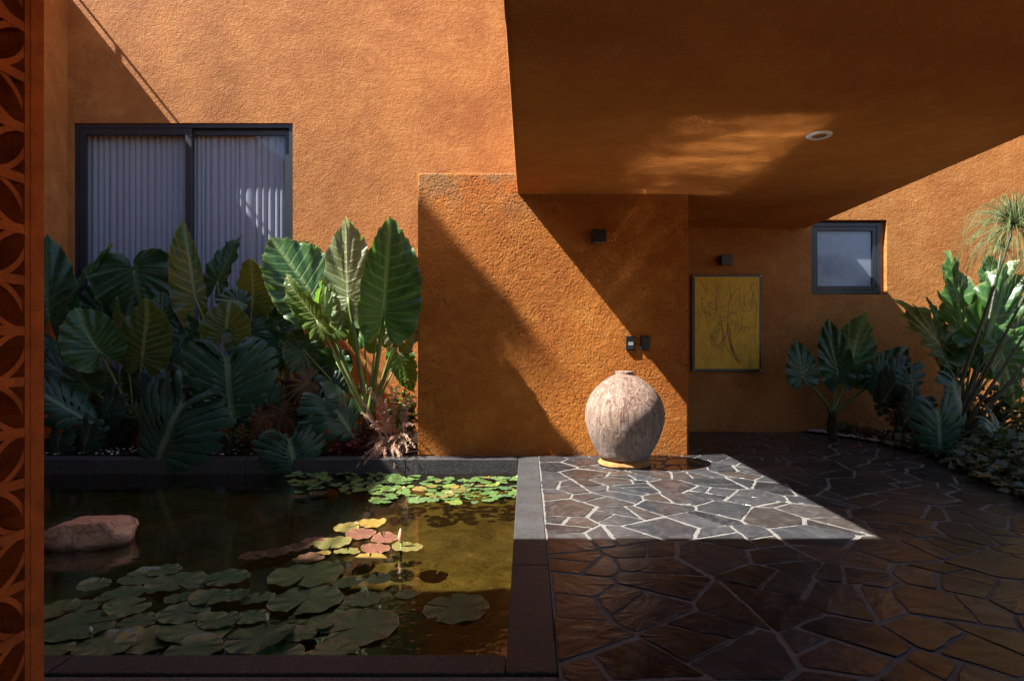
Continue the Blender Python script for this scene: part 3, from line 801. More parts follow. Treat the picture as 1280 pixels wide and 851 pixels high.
AREA=[(74,760,'beside the screen'),(104,757,'near the screen'),(84,801,'by the kerb and screen'),(132,805,'near the kerb and screen'),(66,812,'in the screen-side kerb corner'),(118,728,'nearest the rock'),(177,721,'between rock and raft'),(221,729,'behind the shaded raft'),(153,743,'left in the raft'),(140,780,'low in the left raft'),(230,765,'amid the shaded raft'),(246,790,'in front of the raft centre'),(245,809,'along the near kerb'),(283,721,'at the raft back'),(290,745,'right of the raft centre'),(320,765,'beside the cream bud'),(330,797,'before the cream bud'),(382,718,'below the brown pads'),(382,749,'right end of the raft'),(400,790,'by the open ripples'),(448,783,'largest by the ripples'),(440,727,'between raft and sunlit pads'),(463,654,'furthest of the sunlit pads'),(450,667,'amid the sunlit pads'),(481,672,'left of the pink bud'),(509,683,'under the pink bud'),(462,697,'front of the sunlit pads'),(410,685,'left in the sunlit pads'),(380,690,'at the sunlit pads\' dim edge'),(330,692,'far from the sunlit pads'),(570,760,'alone by the kerb corner'),(455,748,'amid the ripples'),(385,618,'below the drooping monstera')]
def sizeword(w): return 'very large' if w>41 else 'large' if w>31 else 'middling' if w>21 else 'small' if w>15.5 else 'tiny'
def dirword(a):
    a%=360; return ['slit towards the paving','slit towards the block wall','slit towards the bed','slit towards the curtain','slit towards the screen','slit towards the near left','slit towards the viewer','slit towards the near right'][int((a+22.5)//45)%8]
for i,(px,py,w,nd,kd) in enumerate(NEAR):
    z=WATER+.006+.0042*(i%7) if kd!='s' else WATER+.004
    c=G(px,py,z); r=w/F*c.y*(1.0 if kd=='g' else 1)
    mt,desc=kinds[kd]
    o=pad_mesh('lily_pad',c,r,R(nd),M[mt],rg,None,.34 if kd!='s' else 0,rg.uniform(.01,.06) if kd!='s' else 0,asp=1.0)
    tag(o,f"{sizeword(w)} {desc} {where(px,py,AREA)}, {dirword(nd)}",'lily pad','lily pads on the pond')
# the small pads by the far kerb
tries=0; far=[]
while len(far)<170 and tries<6000:
    tries+=1
    if rg.random()<.72: px=rg.uniform(462,646); py=rg.uniform(594,628-max(0,px-600)*.16)
    else: px=rg.uniform(365,470); py=rg.uniform(590,616)
    if px>560 and py<596: continue
    w=rg.choice([4,5,6,7,8,9,10.5,12])*(1 if px<600 else .8)
    if all(abs(px-a)/(w+b_)+abs(py-c_)/((w+b_)*.3)>.42 for a,c_,b_ in far): far.append((px,py,w))
fa=[(470,612,'left front of far raft'),(500,622,'near edge of far raft'),(500,603,'left back of far raft'),(530,598,'back of far raft'),(530,612,'amid the far raft'),(552,622,'front of far raft centre'),(560,603,'back centre of far raft'),(585,598,'by the lit back kerb'),(590,612,'right front of far raft'),(612,603,'right end of far raft'),(638,602,'in the inner kerb corner'),(375,595,'in shade below the monstera'),(385,610,'in shade before the monstera'),(415,597,'in shade by the kerb'),(425,610,'in the dark open water'),(455,598,'in shade at the raft end')]
for i,(px,py,w) in enumerate(far):
    c=G(px,py,WATER+.004+.003*(i%5)); kd='padl' if rg.random()<.72 else 'pady' if rg.random()<.6 else 'padg'
    nd=rg.uniform(0,360)
    o=pad_mesh('lily_pad',c,w/F*c.y,R(nd),M[kd],rg,None,.5,rg.uniform(0,.12))
    tag(o,f"{'biggest' if w>11 else 'bigger' if w>8.5 else 'middling' if w>6.5 else 'little' if w>5 else 'tiny'} {'light green' if kd=='padl' else 'yellowing' if kd=='pady' else 'dull green'} lily pad {where(px,py,fa)}, {dirword(nd)}",'lily pad','small lily pads by the far kerb')
# buds
for px,py,h,lab,mt in ((501,682,.115,'pink pointed lily bud standing among the sunlit pads','bud'),(113,792,.035,'small cream blossom on the shaded pads beside the screen','petal'),(333,779,.05,'small cream bud standing on the large shaded pad','petal')):
    c=G(px,py,WATER+.03); t=empty('lily_bud',c,lab,'flower bud')
    b=MB(); b.tube([c+Vector((0,0,-.10)),c+Vector((.004,0,h*.3))],.008,8); b.obj('stalk',M['stalk'],t,True)
    b=MB(); k=h/.14; b.lathe([(0,h*.15),(.010*k**.5,h*.22),(.020*k**.5,h*.45),(.018*k**.5,h*.65),(.009*k**.5,h*.9),(0,h)],c,14); b.obj('bud',M[mt],t,True)

# ------------------------------------------------------------------ leaves
def frame3(A,T,N):
    X=(T-A); L=X.length; X.normalize(); N=Vector(N); N=(N-X*N.dot(X)).normalized(); return X,N.cross(X),N,L
OUT=[(1.0,0),(.97,.085),(.89,.28),(.76,.53),(.60,.76),(.40,.92),(.18,.98),(-.02,1.0),(-.20,.90),(-.33,.70),(-.385,.46),(-.36,.26),(-.24,.11),(-.06,.0)]
def cat(pts,n):
    m=len(pts)-1; out=[]
    for i in range(n+1):
        u=m*i/n; k=min(int(u),m-1); t=u-k
        p0=pts[max(k-1,0)];p1=pts[k];p2=pts[k+1];p3=pts[min(k+2,m)]
        out.append(tuple(.5*(2*p1[a]+(p2[a]-p0[a])*t+(2*p0[a]-5*p1[a]+4*p2[a]-p3[a])*t*t+(3*p1[a]-p0[a]-3*p2[a]+p3[a])*t**3) for a in (0,1)))
    return out
HALF=cat(OUT,90)
def leaf_mesh(name,A,T,W,N,mat,parent,fold=.25,bend=-.12,rip=.03,per=.066,seed=0,side=(1,1),torn=0.0,lobe=1.0):
    """an elephant ear: A where the stalk meets it, T its tip, W half width in metres, N the way its upper face looks"""
    X,Y,Z,L=frame3(Vector(A),Vector(T),N); A=Vector(A)
    rings=[0,.12,.25,.38,.5,.62,.73,.83,.91,.965,1.0]; V=[];At=[];Fc=[]
    per=per*L/.55; nh=len(HALF)
    col=[]
    for sgn,wid in ((1,side[0]),(-1,side[1])):
        for (ox,oy) in (HALF if sgn==1 else HALF[-2:0:-1]): col.append((ox,oy*sgn*wid))
    th0=R(62)
    for (ox,oy) in col:
        px_,py_=ox*L*(lobe if ox<0 else 1),oy*W
        ang=math.atan2(abs(py_),px_)
        if ang<th0: qe=px_-abs(py_)/math.tan(th0)
        else: qe=-(ang-th0)*.42*L
        ph=qe/per
        sc=1-.028*(.5+.5*math.cos(2*math.pi*ph))+.020*mnoise.noise(Vector((qe*9,seed*3.1,oy)))
        if torn:
            tv=mnoise.noise(Vector((qe*22/L*.6,seed*1.7,oy*.3)))
            if tv>.12: sc-=torn*min(1,(tv-.12)*4)
        for f in rings:
            x,y=px_*f*sc,py_*f*sc
            q=x-abs(y)/math.tan(th0) if ang<th0 else -(ang-th0)*.42*L*f**.5
            am=.0085*L*min(1,abs(y)/(.25*W))*math.cos(2*math.pi*q/per)*(.3+.7*f)
            z=fold*abs(y)*(1+.0*f)+bend*L*((x/L)**2 if x>0 else .8*(x/L)**2)
            z+=-am+rip*L*f**3*math.sin(qe*2*math.pi/(per*2.6)+seed+ (2 if oy<0 else 0))+.085*L*f*f*mnoise.noise(Vector((x*2.4/L,y*2.4/L,seed*2.3)))
            V.append(A+X*x+Y*y+Z*z); At.append((q/L*.55,f,abs(y)/max(W,1e-3)*.6))
    m=len(rings); n=len(col)
    for k in range(n):
        k2=(k+1)%n
        for i in range(m-1):
            a=k*m+i; b_=k2*m+i
            if i==0: Fc.append((a,a+1,b_+1))
            else: Fc.append((a,a+1,b_+1,b_))
    return mesh_obj(name,V,Fc,mat,parent,True,{'leaf':At},origin=A)
def mon_mesh(name,A,T,W,N,mat,parent,nf=9,droop=.28,seed=0,holes=True):
    """a split leaf: fingers that join near the midrib, with slots between them"""
    X,Y,Z,L=frame3(Vector(A),Vector(T),N); A=Vector(A); rg=random.Random(seed)
    V=[];At=[];Fc=[]
    S=[0,.06,.12,.18,.24,.31,.38,.46,.55,.65,.75,.85,.93,.98,1.0]; U=[0,.22,.5,.78,1.0]
    for sgn in (1,-1):
        def curve(t,s):          # boundary t in 0..1 along the midrib, s outward
            m0=(-.02+.93*t**.9)*L
            a=R(158-128*t**.8); 
            ex=HALF[int((len(HALF)-2)*(1-t)**.82*.93)]; tx,ty=ex[0]*L,ex[1]*W
            if t<.12: tx=-.36*L; ty=W*(.35+t*3)
            mx=(m0+tx)*.5+.10*L*math.sin(math.pi*s*.5)*0; 
            x=m0+(tx-m0)*s+.10*L*s*(1-s)*(-1 if t<.3 else -.7)
            y=ty*(s**.92)
            return x,y
        for k in range(nf):
            b0=len(V); t0,t1=k/nf,(k+1)/nf
            gap=rg.uniform(.07,.15); sp=rg.uniform(.42,.60); hole=holes and rg.random()<.6; ln=rg.uniform(.90,1.04); dz=rg.gauss(-.02,.04)*L
            for s in S:
                if s<sp: g=.0 if not (hole and .13<s<.32) else .20*math.sin(math.pi*(s-.13)/.19)
                else: g=gap*min(1,(s-sp)/.08)
                if s>.90: g=g+(.5-g)*(1-math.sqrt(max(0,1-((s-.90)/.103)**2)))
                if k==nf-1: g*=.25 if s<.9 else 1
                for u in U:
                    t=t0+(t1-t0)*(g+(1-2*g)*u)
                    x,y=curve(t,s*ln)
                    z=.20*y-droop*L*(y/W)**2*.45-.10*L*s**4-droop*L*.55*max(0,x/L)**2 + dz*s*s + .0045*L*math.cos(2*math.pi*(u-.5))*min(1,s*3)+.006*L*mnoise.noise(Vector((s*9,u*3+k,seed+5)))
                    z+=.04*L*mnoise.noise(Vector((x*3/L,y*3/L*sgn,seed)))
                    V.append(A+X*x+Y*(y*sgn)+Z*z); At.append(((k+u)*.13+.065,s*.96,y/W*.6))
            for i in range(len(S)-1):
                for j in range(4):
                    a=b0+i*5+j; q=(a,a+1,a+6,a+5); Fc.append(q if sgn==1 else q[::-1])
    return mesh_obj(name,V,Fc,mat,parent,True,{'leaf':At},origin=A)
def stalk(parent,pts,r0,r1,mat,name='stalk'):
    n=len(pts); b=MB(); b.tube(pts,[r0+(r1-r0)*i/(n-1) for i in range(n)],8)
    return b.obj(name,mat,parent,True,origin=pts[-1])

SEED=[0]
def ear(plant,base,a,t,w,d,mat,dA=0,dT=0,N=(0,-1,.35),fold=.22,bend=-.10,sm='stalk',sr=.020,rip=.03,stem=True,side=(1,1),torn=0.,bow=None,kind='ear',**kw):
    """a, t in photo pixels at depth d (+dA, +dT); w half width in pixels"""
    SEED[0]+=1
    A=P(a[0],a[1],d+dA); T=P(t[0],t[1],d+dT); W=w/F*d
    if kind=='ear': lf=leaf_mesh('leaf',A,T,W,N,M[mat],plant,fold,bend,rip,seed=SEED[0],side=side,torn=torn,**kw)
    else: lf=mon_mesh('leaf',A,T,W,N,M[mat],plant,seed=SEED[0],**kw)
    if stem:
        B=Vector(base); mid=(A+B)*.5+Vector(bow or ((B.x-A.x)*-.12,.02,(A.z-B.z)*.12))
        pts=bez(B,mid,A,12)
        X,Y,Z,L=frame3(A,T,N)
        stalk(lf,pts,sr,sr*.45,M[sm])
    return lf
def plant(name,px,d,z,label,cat,group=None):
    p=Vector(((px-660)/F*d,d,z)); return empty(name,p,label,cat,group),p
def trunk(pl,p,top,r,mat='trunk'):
    b=MB(); pts=[p+Vector((.02*math.sin(i*1.3),.015*math.cos(i),-.1+(top-p.z+.1)*i/7)) for i in range(8)]
    b.tube(pts,[r*(1.15-.25*i/7)*(1+.12*(i%2)) for i in range(8)],10); return b.obj('trunk',M[mat],pl,True)

GA='elephant ear plants in the pond bed'; GM='monstera plants in the pond bed'
# the great sunlit plant by the block wall
pl,p=plant('elephant_ear',460,6.62,.02,'tall sunlit elephant ear plant with upright pale leaves against the block wall','plant',GA)
b0=Vector((p.x,p.y,.34)); trunk(pl,p,.42,.075)
ear(pl,b0,(435,372),(434,271),34,6.62,'leafp',N=(.05,1,.10),fold=.16,bend=-.04,sr=.034,dT=.05)
ear(pl,b0,(480,386),(489,268),42,6.10,'leaf',dA=.05,dT=-.16,N=(.38,-.95,.15),fold=.42,bend=-.06,sr=.034,side=(.80,1.05),rip=.04)
ear(pl,b0,(392,372),(337,291),46,6.75,'leaf',N=(.38,-.9,.22),fold=.24,bend=-.12,sr=.022)
ear(pl,b0,(396,400),(350,343),23,6.40,'leafy',N=(-.75,-.75,.2),fold=.25,sr=.026,bow=(-.02,0,.05))
ear(pl,b0,(507,404),(520,306),21,6.45,'leafp',N=(.5,.8,.3),fold=.2,sr=.022,dT=-.05)
ear(pl,b0,(404,397),(412,352),10,6.62,'leafp',N=(.3,-.8,.7),fold=.5,stem=False)
ear(pl,b0,(397,394),(398,349),9,6.55,'leafb',N=(-.9,-.4,.2),fold=.6,stem=False)
ear(pl,b0,(412,405),(434,424),22,6.75,'leafb',N=(0,-.6,.8),fold=.2,sr=.016)
ear(pl,b0,(505,398),(483,432),19,6.5,'leafp',N=(.15,.8,-.5),fold=.1,sr=.018,torn=.2)
ear(pl,b0,(504,392),(511,352),15,6.40,'leaf',N=(.4,-.9,.2),fold=.25,sr=.016)
ear(pl,b0,(455,400),(440,440),24,6.85,'leaf',N=(0,-.7,.7),fold=.2,sr=.016)
ear(pl,b0,(383,330),(378,300),26,7.1,'leafb',N=(.2,.8,.4),fold=.2,sr=.018)
ear(pl,b0,(470,420),(452,372),22,6.9,'leaf',N=(-.2,-.9,.3),sr=.018)
ear(pl,b0,(380,438),(398,486),26,6.85,'leafd',N=(.1,-.8,.55),fold=.15,sr=.016)
ear(pl,b0,(420,452),(412,496),22,6.9,'leafd',N=(.1,-.8,.55),fold=.15,sr=.014)
ear(pl,b0,(500,446),(516,490),18,6.7,'leaf',N=(.1,-.85,.5),fold=.2,sr=.016,torn=.1)
ear(pl,b0,(350,425),(342,462),24,7.0,'leafd',N=(.1,-.85,.5),fold=.2,sr=.014)
# middle plant
pl,p=plant('elephant_ear',300,7.0,.02,'shaded elephant ear plant before the curtain with one tall narrow leaf','plant',GA)
b0=Vector((p.x,p.y,.40)); trunk(pl,p,.46,.05)
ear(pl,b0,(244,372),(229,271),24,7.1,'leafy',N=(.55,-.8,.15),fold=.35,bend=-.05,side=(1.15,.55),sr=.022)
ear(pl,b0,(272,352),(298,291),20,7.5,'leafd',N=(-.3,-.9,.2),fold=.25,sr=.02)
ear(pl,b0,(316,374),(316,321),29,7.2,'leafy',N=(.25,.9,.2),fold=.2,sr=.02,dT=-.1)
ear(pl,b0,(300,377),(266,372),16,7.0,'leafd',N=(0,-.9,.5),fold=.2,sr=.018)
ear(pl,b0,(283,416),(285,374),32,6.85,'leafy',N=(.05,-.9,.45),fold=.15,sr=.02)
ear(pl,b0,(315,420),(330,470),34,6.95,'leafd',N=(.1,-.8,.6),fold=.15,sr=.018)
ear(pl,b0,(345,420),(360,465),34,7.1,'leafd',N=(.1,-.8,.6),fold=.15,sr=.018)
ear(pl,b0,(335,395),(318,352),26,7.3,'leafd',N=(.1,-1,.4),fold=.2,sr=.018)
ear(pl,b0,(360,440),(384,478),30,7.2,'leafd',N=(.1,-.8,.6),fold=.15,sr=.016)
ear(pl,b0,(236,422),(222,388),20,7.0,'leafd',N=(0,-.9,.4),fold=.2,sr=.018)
# left plant
pl,p=plant('elephant_ear',168,6.85,.02,'shaded elephant ear plant with a glowing yellow green leaf, nearer the screen','plant',GA)
b0=Vector((p.x,p.y,.30)); trunk(pl,p,.36,.05)
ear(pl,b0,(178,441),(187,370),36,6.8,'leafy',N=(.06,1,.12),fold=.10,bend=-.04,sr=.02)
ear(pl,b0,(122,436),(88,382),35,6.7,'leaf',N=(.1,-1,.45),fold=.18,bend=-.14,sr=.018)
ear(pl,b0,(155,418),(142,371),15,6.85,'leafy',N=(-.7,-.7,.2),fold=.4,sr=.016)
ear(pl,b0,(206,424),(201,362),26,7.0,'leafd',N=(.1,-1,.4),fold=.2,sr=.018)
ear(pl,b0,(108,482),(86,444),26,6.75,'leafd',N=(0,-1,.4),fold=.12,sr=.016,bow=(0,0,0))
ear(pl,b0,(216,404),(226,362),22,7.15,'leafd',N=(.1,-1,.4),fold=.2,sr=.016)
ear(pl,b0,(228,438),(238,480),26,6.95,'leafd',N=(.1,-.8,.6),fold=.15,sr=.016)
# dark plant behind
pl,p=plant('elephant_ear',120,7.55,.02,'dark elephant ear plant with a crinkled round leaf low before the window frame','plant',GA)
b0=Vector((p.x,p.y,.45)); trunk(pl,p,.50,.05)
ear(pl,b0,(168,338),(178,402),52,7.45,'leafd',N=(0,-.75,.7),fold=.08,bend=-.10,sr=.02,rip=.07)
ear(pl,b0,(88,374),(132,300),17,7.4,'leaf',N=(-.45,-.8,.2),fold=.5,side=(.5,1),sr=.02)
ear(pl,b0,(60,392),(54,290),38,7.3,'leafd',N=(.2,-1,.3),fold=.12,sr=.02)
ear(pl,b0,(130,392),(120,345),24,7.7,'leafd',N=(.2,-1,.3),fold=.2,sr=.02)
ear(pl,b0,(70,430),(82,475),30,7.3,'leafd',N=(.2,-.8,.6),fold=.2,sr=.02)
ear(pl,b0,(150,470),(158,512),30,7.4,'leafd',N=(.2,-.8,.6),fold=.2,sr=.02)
# monsteras along the kerb
def monstera(px,d,label,leaves,group=GM,z0=.05):
    pl,p=plant('monstera',px,d,z0-.03,label,'plant',group)
    b0=p+Vector((0,0,.10))
    b=MB(); b.tube([p+Vector((0,0,-.08)),p+Vector((.02,-.02,.12)),p+Vector((-.01,-.06,.20))],[.035,.03,.022],8); b.obj('stem',M['stalkd'],pl,True)
    for a,t,w,dd,N,mat,kw in leaves:
        ear(pl,b0,a,t,w,dd,mat,N=N,kind='mon',sm='stalkd',sr=.014,**kw)
    return pl
monstera(285,6.55,'monstera with a broad blue green split leaf in the middle of the bed',[((284,450),(287,526),60,6.28,(.05,-.88,.45),'mon',dict(nf=11)),((262,520),(240,556),30,6.6,(-.2,-.7,.7),'mond',{}),((316,505),(330,545),26,6.7,(.3,-.7,.7),'mond',{})])
monstera(225,6.5,'largest monstera, its wide holed leaf hanging over the kerb above the water',[((226,508),(176,604),68,6.12,(.02,-.85,.50),'mon',dict(nf=13)),((236,545),(238,598),30,6.25,(.3,-.8,.5),'mond',{})])
monstera(70,6.55,'monstera leaf half hidden by the screen at the far left of the bed',[((52,492),(122,530),30,6.4,(-.1,-.75,.7),'mon',{}),((60,455),(110,478),24,6.8,(-.1,-.75,.7),'mond',{})])
monstera(405,6.6,'drooping blue green monstera beneath the sunlit elephant ear',[((408,500),(452,547),36,6.35,(.2,-.70,.75),'mon',dict(droop=.5)),((400,500),(372,542),30,6.4,(-.3,-.7,.75),'mon',dict(droop=.5)),((414,478),(424,515),28,6.7,(.2,-.7,.7),'mond',{})])
monstera(360,6.5,'low monstera with a fan shaped leaf dipping over the kerb',[((362,550),(373,600),43,6.12,(.1,-.62,.80),'mon',dict(nf=11,droop=.45)),((378,545),(400,528),22,6.4,(.0,-.7,.75),'mond',{})])
monstera(130,6.9,'dim monstera in the deepest shade between screen and curtain',[((140,500),(112,545),34,6.7,(-.1,-.75,.7),'mond',{}),((190,480),(180,520),30,6.8,(.1,-.75,.7),'mond',{})])

# leafy low shrubs: many small leaves on thin twigs
def shrub(name,c,rx,ry,h,n,size,mat,label,cat,group=None,seed=1,twig='drybrown',droop=.0,shape=(1.0,.45)):
    rg=random.Random(seed); t=empty(name,c,label,cat,group); V=[];Fc=[];A=[]; tw=MB(); c=Vector(c)
    stems=[]
    for i in range(max(6,n//22)):
        a=rg.uniform(0,6.28); rr=rg.random()**.5; tip=c+Vector((rx*rr*math.cos(a),ry*rr*math.sin(a),h*(1-.55*rr*rr)*rg.uniform(.6,1.05)))
        root=c+Vector((rg.gauss(0,rx*.12),rg.gauss(0,ry*.12),-.02)); mid=(tip+root)*.5+Vector((rg.gauss(0,.03),rg.gauss(0,.03),h*.15))
        pts=bez(root,mid,tip,8); stems.append(pts); tw.tube(pts,[.006-.0042*k/7 for k in range(8)],5,False)
    for i in range(n):
        pts=rg.choice(stems); k=min(7,int(8*rg.random()**.6)); p=pts[k]+Vector((rg.gauss(0,.03),rg.gauss(0,.03),rg.gauss(0,.02)))
        d=Vector((rg.gauss(0,1),rg.gauss(0,1)-.3,rg.gauss(.2,.6)-droop)).normalized(); N=Vector((rg.gauss(0,.5),rg.gauss(-.4,.5),1))
        L=size*rg.uniform(.6,1.3); X=d; Nn=(N-X*N.dot(X)).normalized(); Y=Nn.cross(X); w=L*shape[1]
        b=len(V)
        for (x,y,z) in ((0,0,0),(.35,.42,.06),(.35,0,-.03),(.35,-.42,.06),(.72,.34,.03),(.72,0,-.06),(.72,-.34,.03),(1,0,-.12)):
            V.append(p+X*(x*L)+Y*(y*w*1.2)+Nn*(z*L)); A.append((x*.3+i*.37,.4+abs(y),abs(y)))
        Fc+=[(b,b+2,b+1),(b,b+3,b+2),(b+1,b+2,b+5,b+4),(b+2,b+3,b+6,b+5),(b+4,b+5,b+7),(b+5,b+6,b+7)]
    mesh_obj('foliage',V,Fc,M[mat],t,True,{'leaf':A},origin=c)
    tw.obj('twigs',M[twig],t,True,origin=c)
    return t
monstera(320,6.9,'small monstera low between the olive shrub and the withered leaves',[((330,488),(340,530),24,6.75,(.1,-.85,.5),'mon',{}),((300,530),(290,562),20,6.6,(-.1,-.8,.6),'mon',{})])
monstera(100,6.6,'small monstera low at the kerb beside the screen',[((112,535),(98,578),26,6.4,(-.1,-.85,.5),'mond',{}),((75,545),(66,582),22,6.4,(-.1,-.85,.5),'mond',{})])
GS='low shrubs in the pond bed'
def at(px,py,d): return P(px,py,d)
shrub('shrub',at(312,560,6.5),.24,.14,.30,260,.055,'shruby','olive leaved low shrub between the two hanging monstera leaves','shrub',GS,3)
shrub('shrub',at(262,572,6.6),.22,.14,.24,240,.05,'shrub','dark green low shrub beside the largest monstera leaf','shrub',GS,4)
shrub('shrub',at(90,575,6.6),.40,.16,.30,320,.06,'shrub','dark low shrub along the kerb beside the screen','shrub',GS,5)
shrub('shrub',at(440,570,6.5),.26,.14,.34,340,.07,'red','dark red leaved shrub beneath the drooping monstera','shrub',GS,6)
shrub('shrub',at(350,520,7.2),.45,.2,.55,360,.10,'shrub','dark bushy shrub in the depth of the bed under the middle elephant ear','shrub',GS,7)
shrub('shrub',at(200,540,7.3),.6,.25,.6,420,.11,'shrub','dark bushy shrub in the depth of the bed behind the largest monstera','shrub',GS,8)
shrub('shrub',at(90,520,7.5),.5,.25,.7,400,.12,'shrub','dark bushy shrub in the depth of the bed below the window frame','shrub',GS,9)
shrub('shrub',at(440,530,7.3),.35,.2,.5,300,.10,'shrub','dark bushy shrub behind the stalks of the sunlit elephant ear','shrub',GS,10)
shrub('shrub',at(508,545,6.72),.18,.16,.62,230,.12,'leafy','yellow green strap leaved shrub tucked against the block wall','shrub',GS,11,droop=.3,shape=(1,.25))
shrub('shrub',at(130,545,6.75),.5,.18,.42,380,.09,'shrub','dark bushy shrub under the glowing yellow green elephant ear leaf','shrub',GS,12)
shrub('shrub',at(250,540,6.85),.45,.18,.48,380,.09,'shrub','dark bushy shrub between the two broad monstera leaves','shrub',GS,13)
shrub('shrub',at(400,530,6.9),.45,.18,.55,420,.09,'shrub','dark bushy shrub between the withered leaves and the sunlit stalks','shrub',GS,14)
# withered leaves hanging in the bed
for px,py,tx,ty,w,d,lab in ((385,478,352,500,26,6.6,'large withered tan leaf curled below the sunlit elephant ear'),(352,512,382,548,24,6.75,'rust brown withered leaf hanging behind the drooping monstera'),(206,578,222,612,16,6.22,'rust brown withered leaf hanging beneath the largest monstera leaf'),(328,520,316,545,14,6.4,'yellow brown withered leaf under the middle monstera'),(245,600,228,612,10,6.2,'frayed brown leaf end dangling above the water by the kerb')):
    o=leaf_mesh('withered_leaf',P(px,py,d),P(tx,ty,d-.05),w/F*d,(.2,-.7,.6),M['dry'],None,-.2,-.25,.09,seed=px); tag(o,lab,'withered leaf','withered leaves in the pond bed')
# dry pink sprays beside the block wall
t,p=plant('dry_fern',492,6.45,.04,'dry pinkish fern sprays arching over the kerb beside the block wall','plant')
rg=random.Random(31); b=MB(); lv=MB()
for i in range(60):
    tip=P(rg.uniform(446,519),rg.uniform(482,590),rg.uniform(6.10,6.6)); 
    if i<16: tip=P(rg.uniform(440,512),rg.uniform(560,602),rg.uniform(6.05,6.2))
    root=p+Vector((rg.gauss(0,.05),rg.gauss(0,.04),0)); mid=(root+tip)*.5+Vector((rg.gauss(0,.04),0,.16+.1*rg.random()))
    pts=bez(root,mid,tip,14); b.tube(pts,[.004-.0024*k/13 for k in range(14)],5,False)
    for k in range(6,14):
        for sg in (-1,1):
            for q in range(2):
                d=(pts[k]-pts[k-1]).normalized(); sd=d.cross(Vector((rg.gauss(0,.5),-1,rg.gauss(0,.4)))).normalized()*sg
                l=rg.uniform(.018,.045)*(1.2-k/20); s0=pts[k-1]+(pts[k]-pts[k-1])*(q*.5); e=s0+(sd+d*.6).normalized()*l+Vector((0,0,rg.gauss(0,.006)))
                n=d*.0045; a=len(lv.v); lv.v+=[tuple(s0-n),tuple((s0+e)*.5-n*1.2),tuple(e),tuple((s0+e)*.5+n*1.2+Vector((0,0,.003)))]; lv.f.append((a,a+1,a+2,a+3))
b.obj('stems',M['twig'],t,True,origin=p); lv.obj('fronds',M['twig'],t,False,origin=p)
# litter of pale chips along the bed
def chips(name,spots,n,size,mat,label,seed):
    rg=random.Random(seed); V=[];Fc=[]
    for i in range(n):
        x,y,z=spots(rg); s=size*rg.uniform(.5,1.4); b=len(V)
        a=rg.uniform(0,3.14)
        for (u,v_,w) in ((1,.2,0),(-.2,.9,.1),(-1,-.1,0),(.1,-.8,-.1),(.1,.1,.7),(0,0,-.6)):
            V.append((x+s*(u*math.cos(a)-v_*math.sin(a)),y+s*(u*math.sin(a)+v_*math.cos(a)),z+s*w*.8+s*.3))
        for q in ((0,1,4),(1,2,4),(2,3,4),(3,0,4),(1,0,5),(2,1,5),(3,2,5),(0,3,5)): Fc.append(tuple(b+k for k in q))
    o=mesh_obj(name,V,Fc,M[mat]); return tag(o,label,None,None,'stuff')
chips('bed_gravel',lambda r:(r.uniform(-5.6,-1.3),r.uniform(6.36,6.75),r.uniform(.0,.03)),230,.014,'gravel','pale stone chips scattered on the soil behind the back kerb',3)
def rside(r):
    y=r.uniform(6.75,8.08); k=[(a,b_) for a,b_ in zip(EDGE,EDGE[1:]) if b_[1]<=y<=a[1]] or [(EDGE[0],EDGE[1])]
    a,b_=k[0]; t=(a[1]-y)/(a[1]-b_[1]); x=a[0]+(b_[0]-a[0])*t
    return x+abs(r.gauss(0,.33))+.02,y,.035
chips('white_gravel',rside,650,.017,'gravel','white marble chips edging the garden bed on the right',4)

# ------------------------------------------------------------------ the garden on the right
GR='elephant ear plants in the right garden'
pl,p=plant('elephant_ear',1040,7.55,.03,'young dark elephant ear plant standing in shade under the small window','plant',GR)
b0=Vector((p.x,p.y,.30)); trunk(pl,p,.36,.05)
ear(pl,b0,(1003,472),(998,424),21,7.4,'leafd',N=(0,-1,.35),fold=.1,sr=.018,lobe=.7,bow=(.05,0,.06))
ear(pl,b0,(1047,464),(1034,397),20,7.45,'leafd',N=(-.45,-.9,.2),fold=.15,sr=.022)
ear(pl,b0,(1064,458),(1077,390),32,7.6,'leaf',N=(.05,.95,.2),fold=.1,sr=.022)
ear(pl,b0,(1099,474),(1137,430),22,7.4,'leafd',N=(-.1,-1,.4),fold=.15,sr=.02)
ear(pl,b0,(1096,470),(1090,496),12,7.35,'leafd',N=(-.1,-.7,.8),fold=.15,sr=.014)
pl,p=plant('elephant_ear',1205,7.3,.03,'big ragged sunlit elephant ear plant before the right wall','plant',GR)
b0=Vector((p.x,p.y,.38)); trunk(pl,p,.44,.06)
ear(pl,b0,(1204,424),(1192,310),33,7.2,'leaf',N=(.3,-1,.1),fold=.10,sr=.022,torn=.16,rip=.05)
ear(pl,b0,(1176,432),(1124,371),20,7.1,'leafp',N=(-.5,-.65,.6),fold=.2,sr=.018,torn=.12,rip=.10)
ear(pl,b0,(1180,428),(1162,366),12,7.15,'leaf',N=(.5,-.8,.2),fold=.3,sr=.016,torn=.12)
ear(pl,b0,(1232,426),(1276,322),42,7.0,'leaf',N=(.15,-.95,.25),fold=.10,sr=.022,rip=.08,torn=.08)
ear(pl,b0,(1238,440),(1292,412),18,6.8,'leaf',N=(.2,-.9,.3),fold=.2,sr=.018)
ear(pl,b0,(1252,440),(1276,512),28,6.7,'leaf',N=(-.1,-.8,.6),fold=.15,sr=.018,torn=.1)
ear(pl,b0,(1248,372),(1236,316),24,7.35,'leaf',N=(-.1,-1,.3),fold=.2,sr=.018)
ear(pl,b0,(1216,440),(1230,384),20,7.3,'leaf',N=(.2,.9,.2),fold=.2,sr=.018)
ear(pl,b0,(1195,470),(1170,445),22,7.2,'leafd',N=(-.1,-.8,.6),fold=.2,sr=.016)
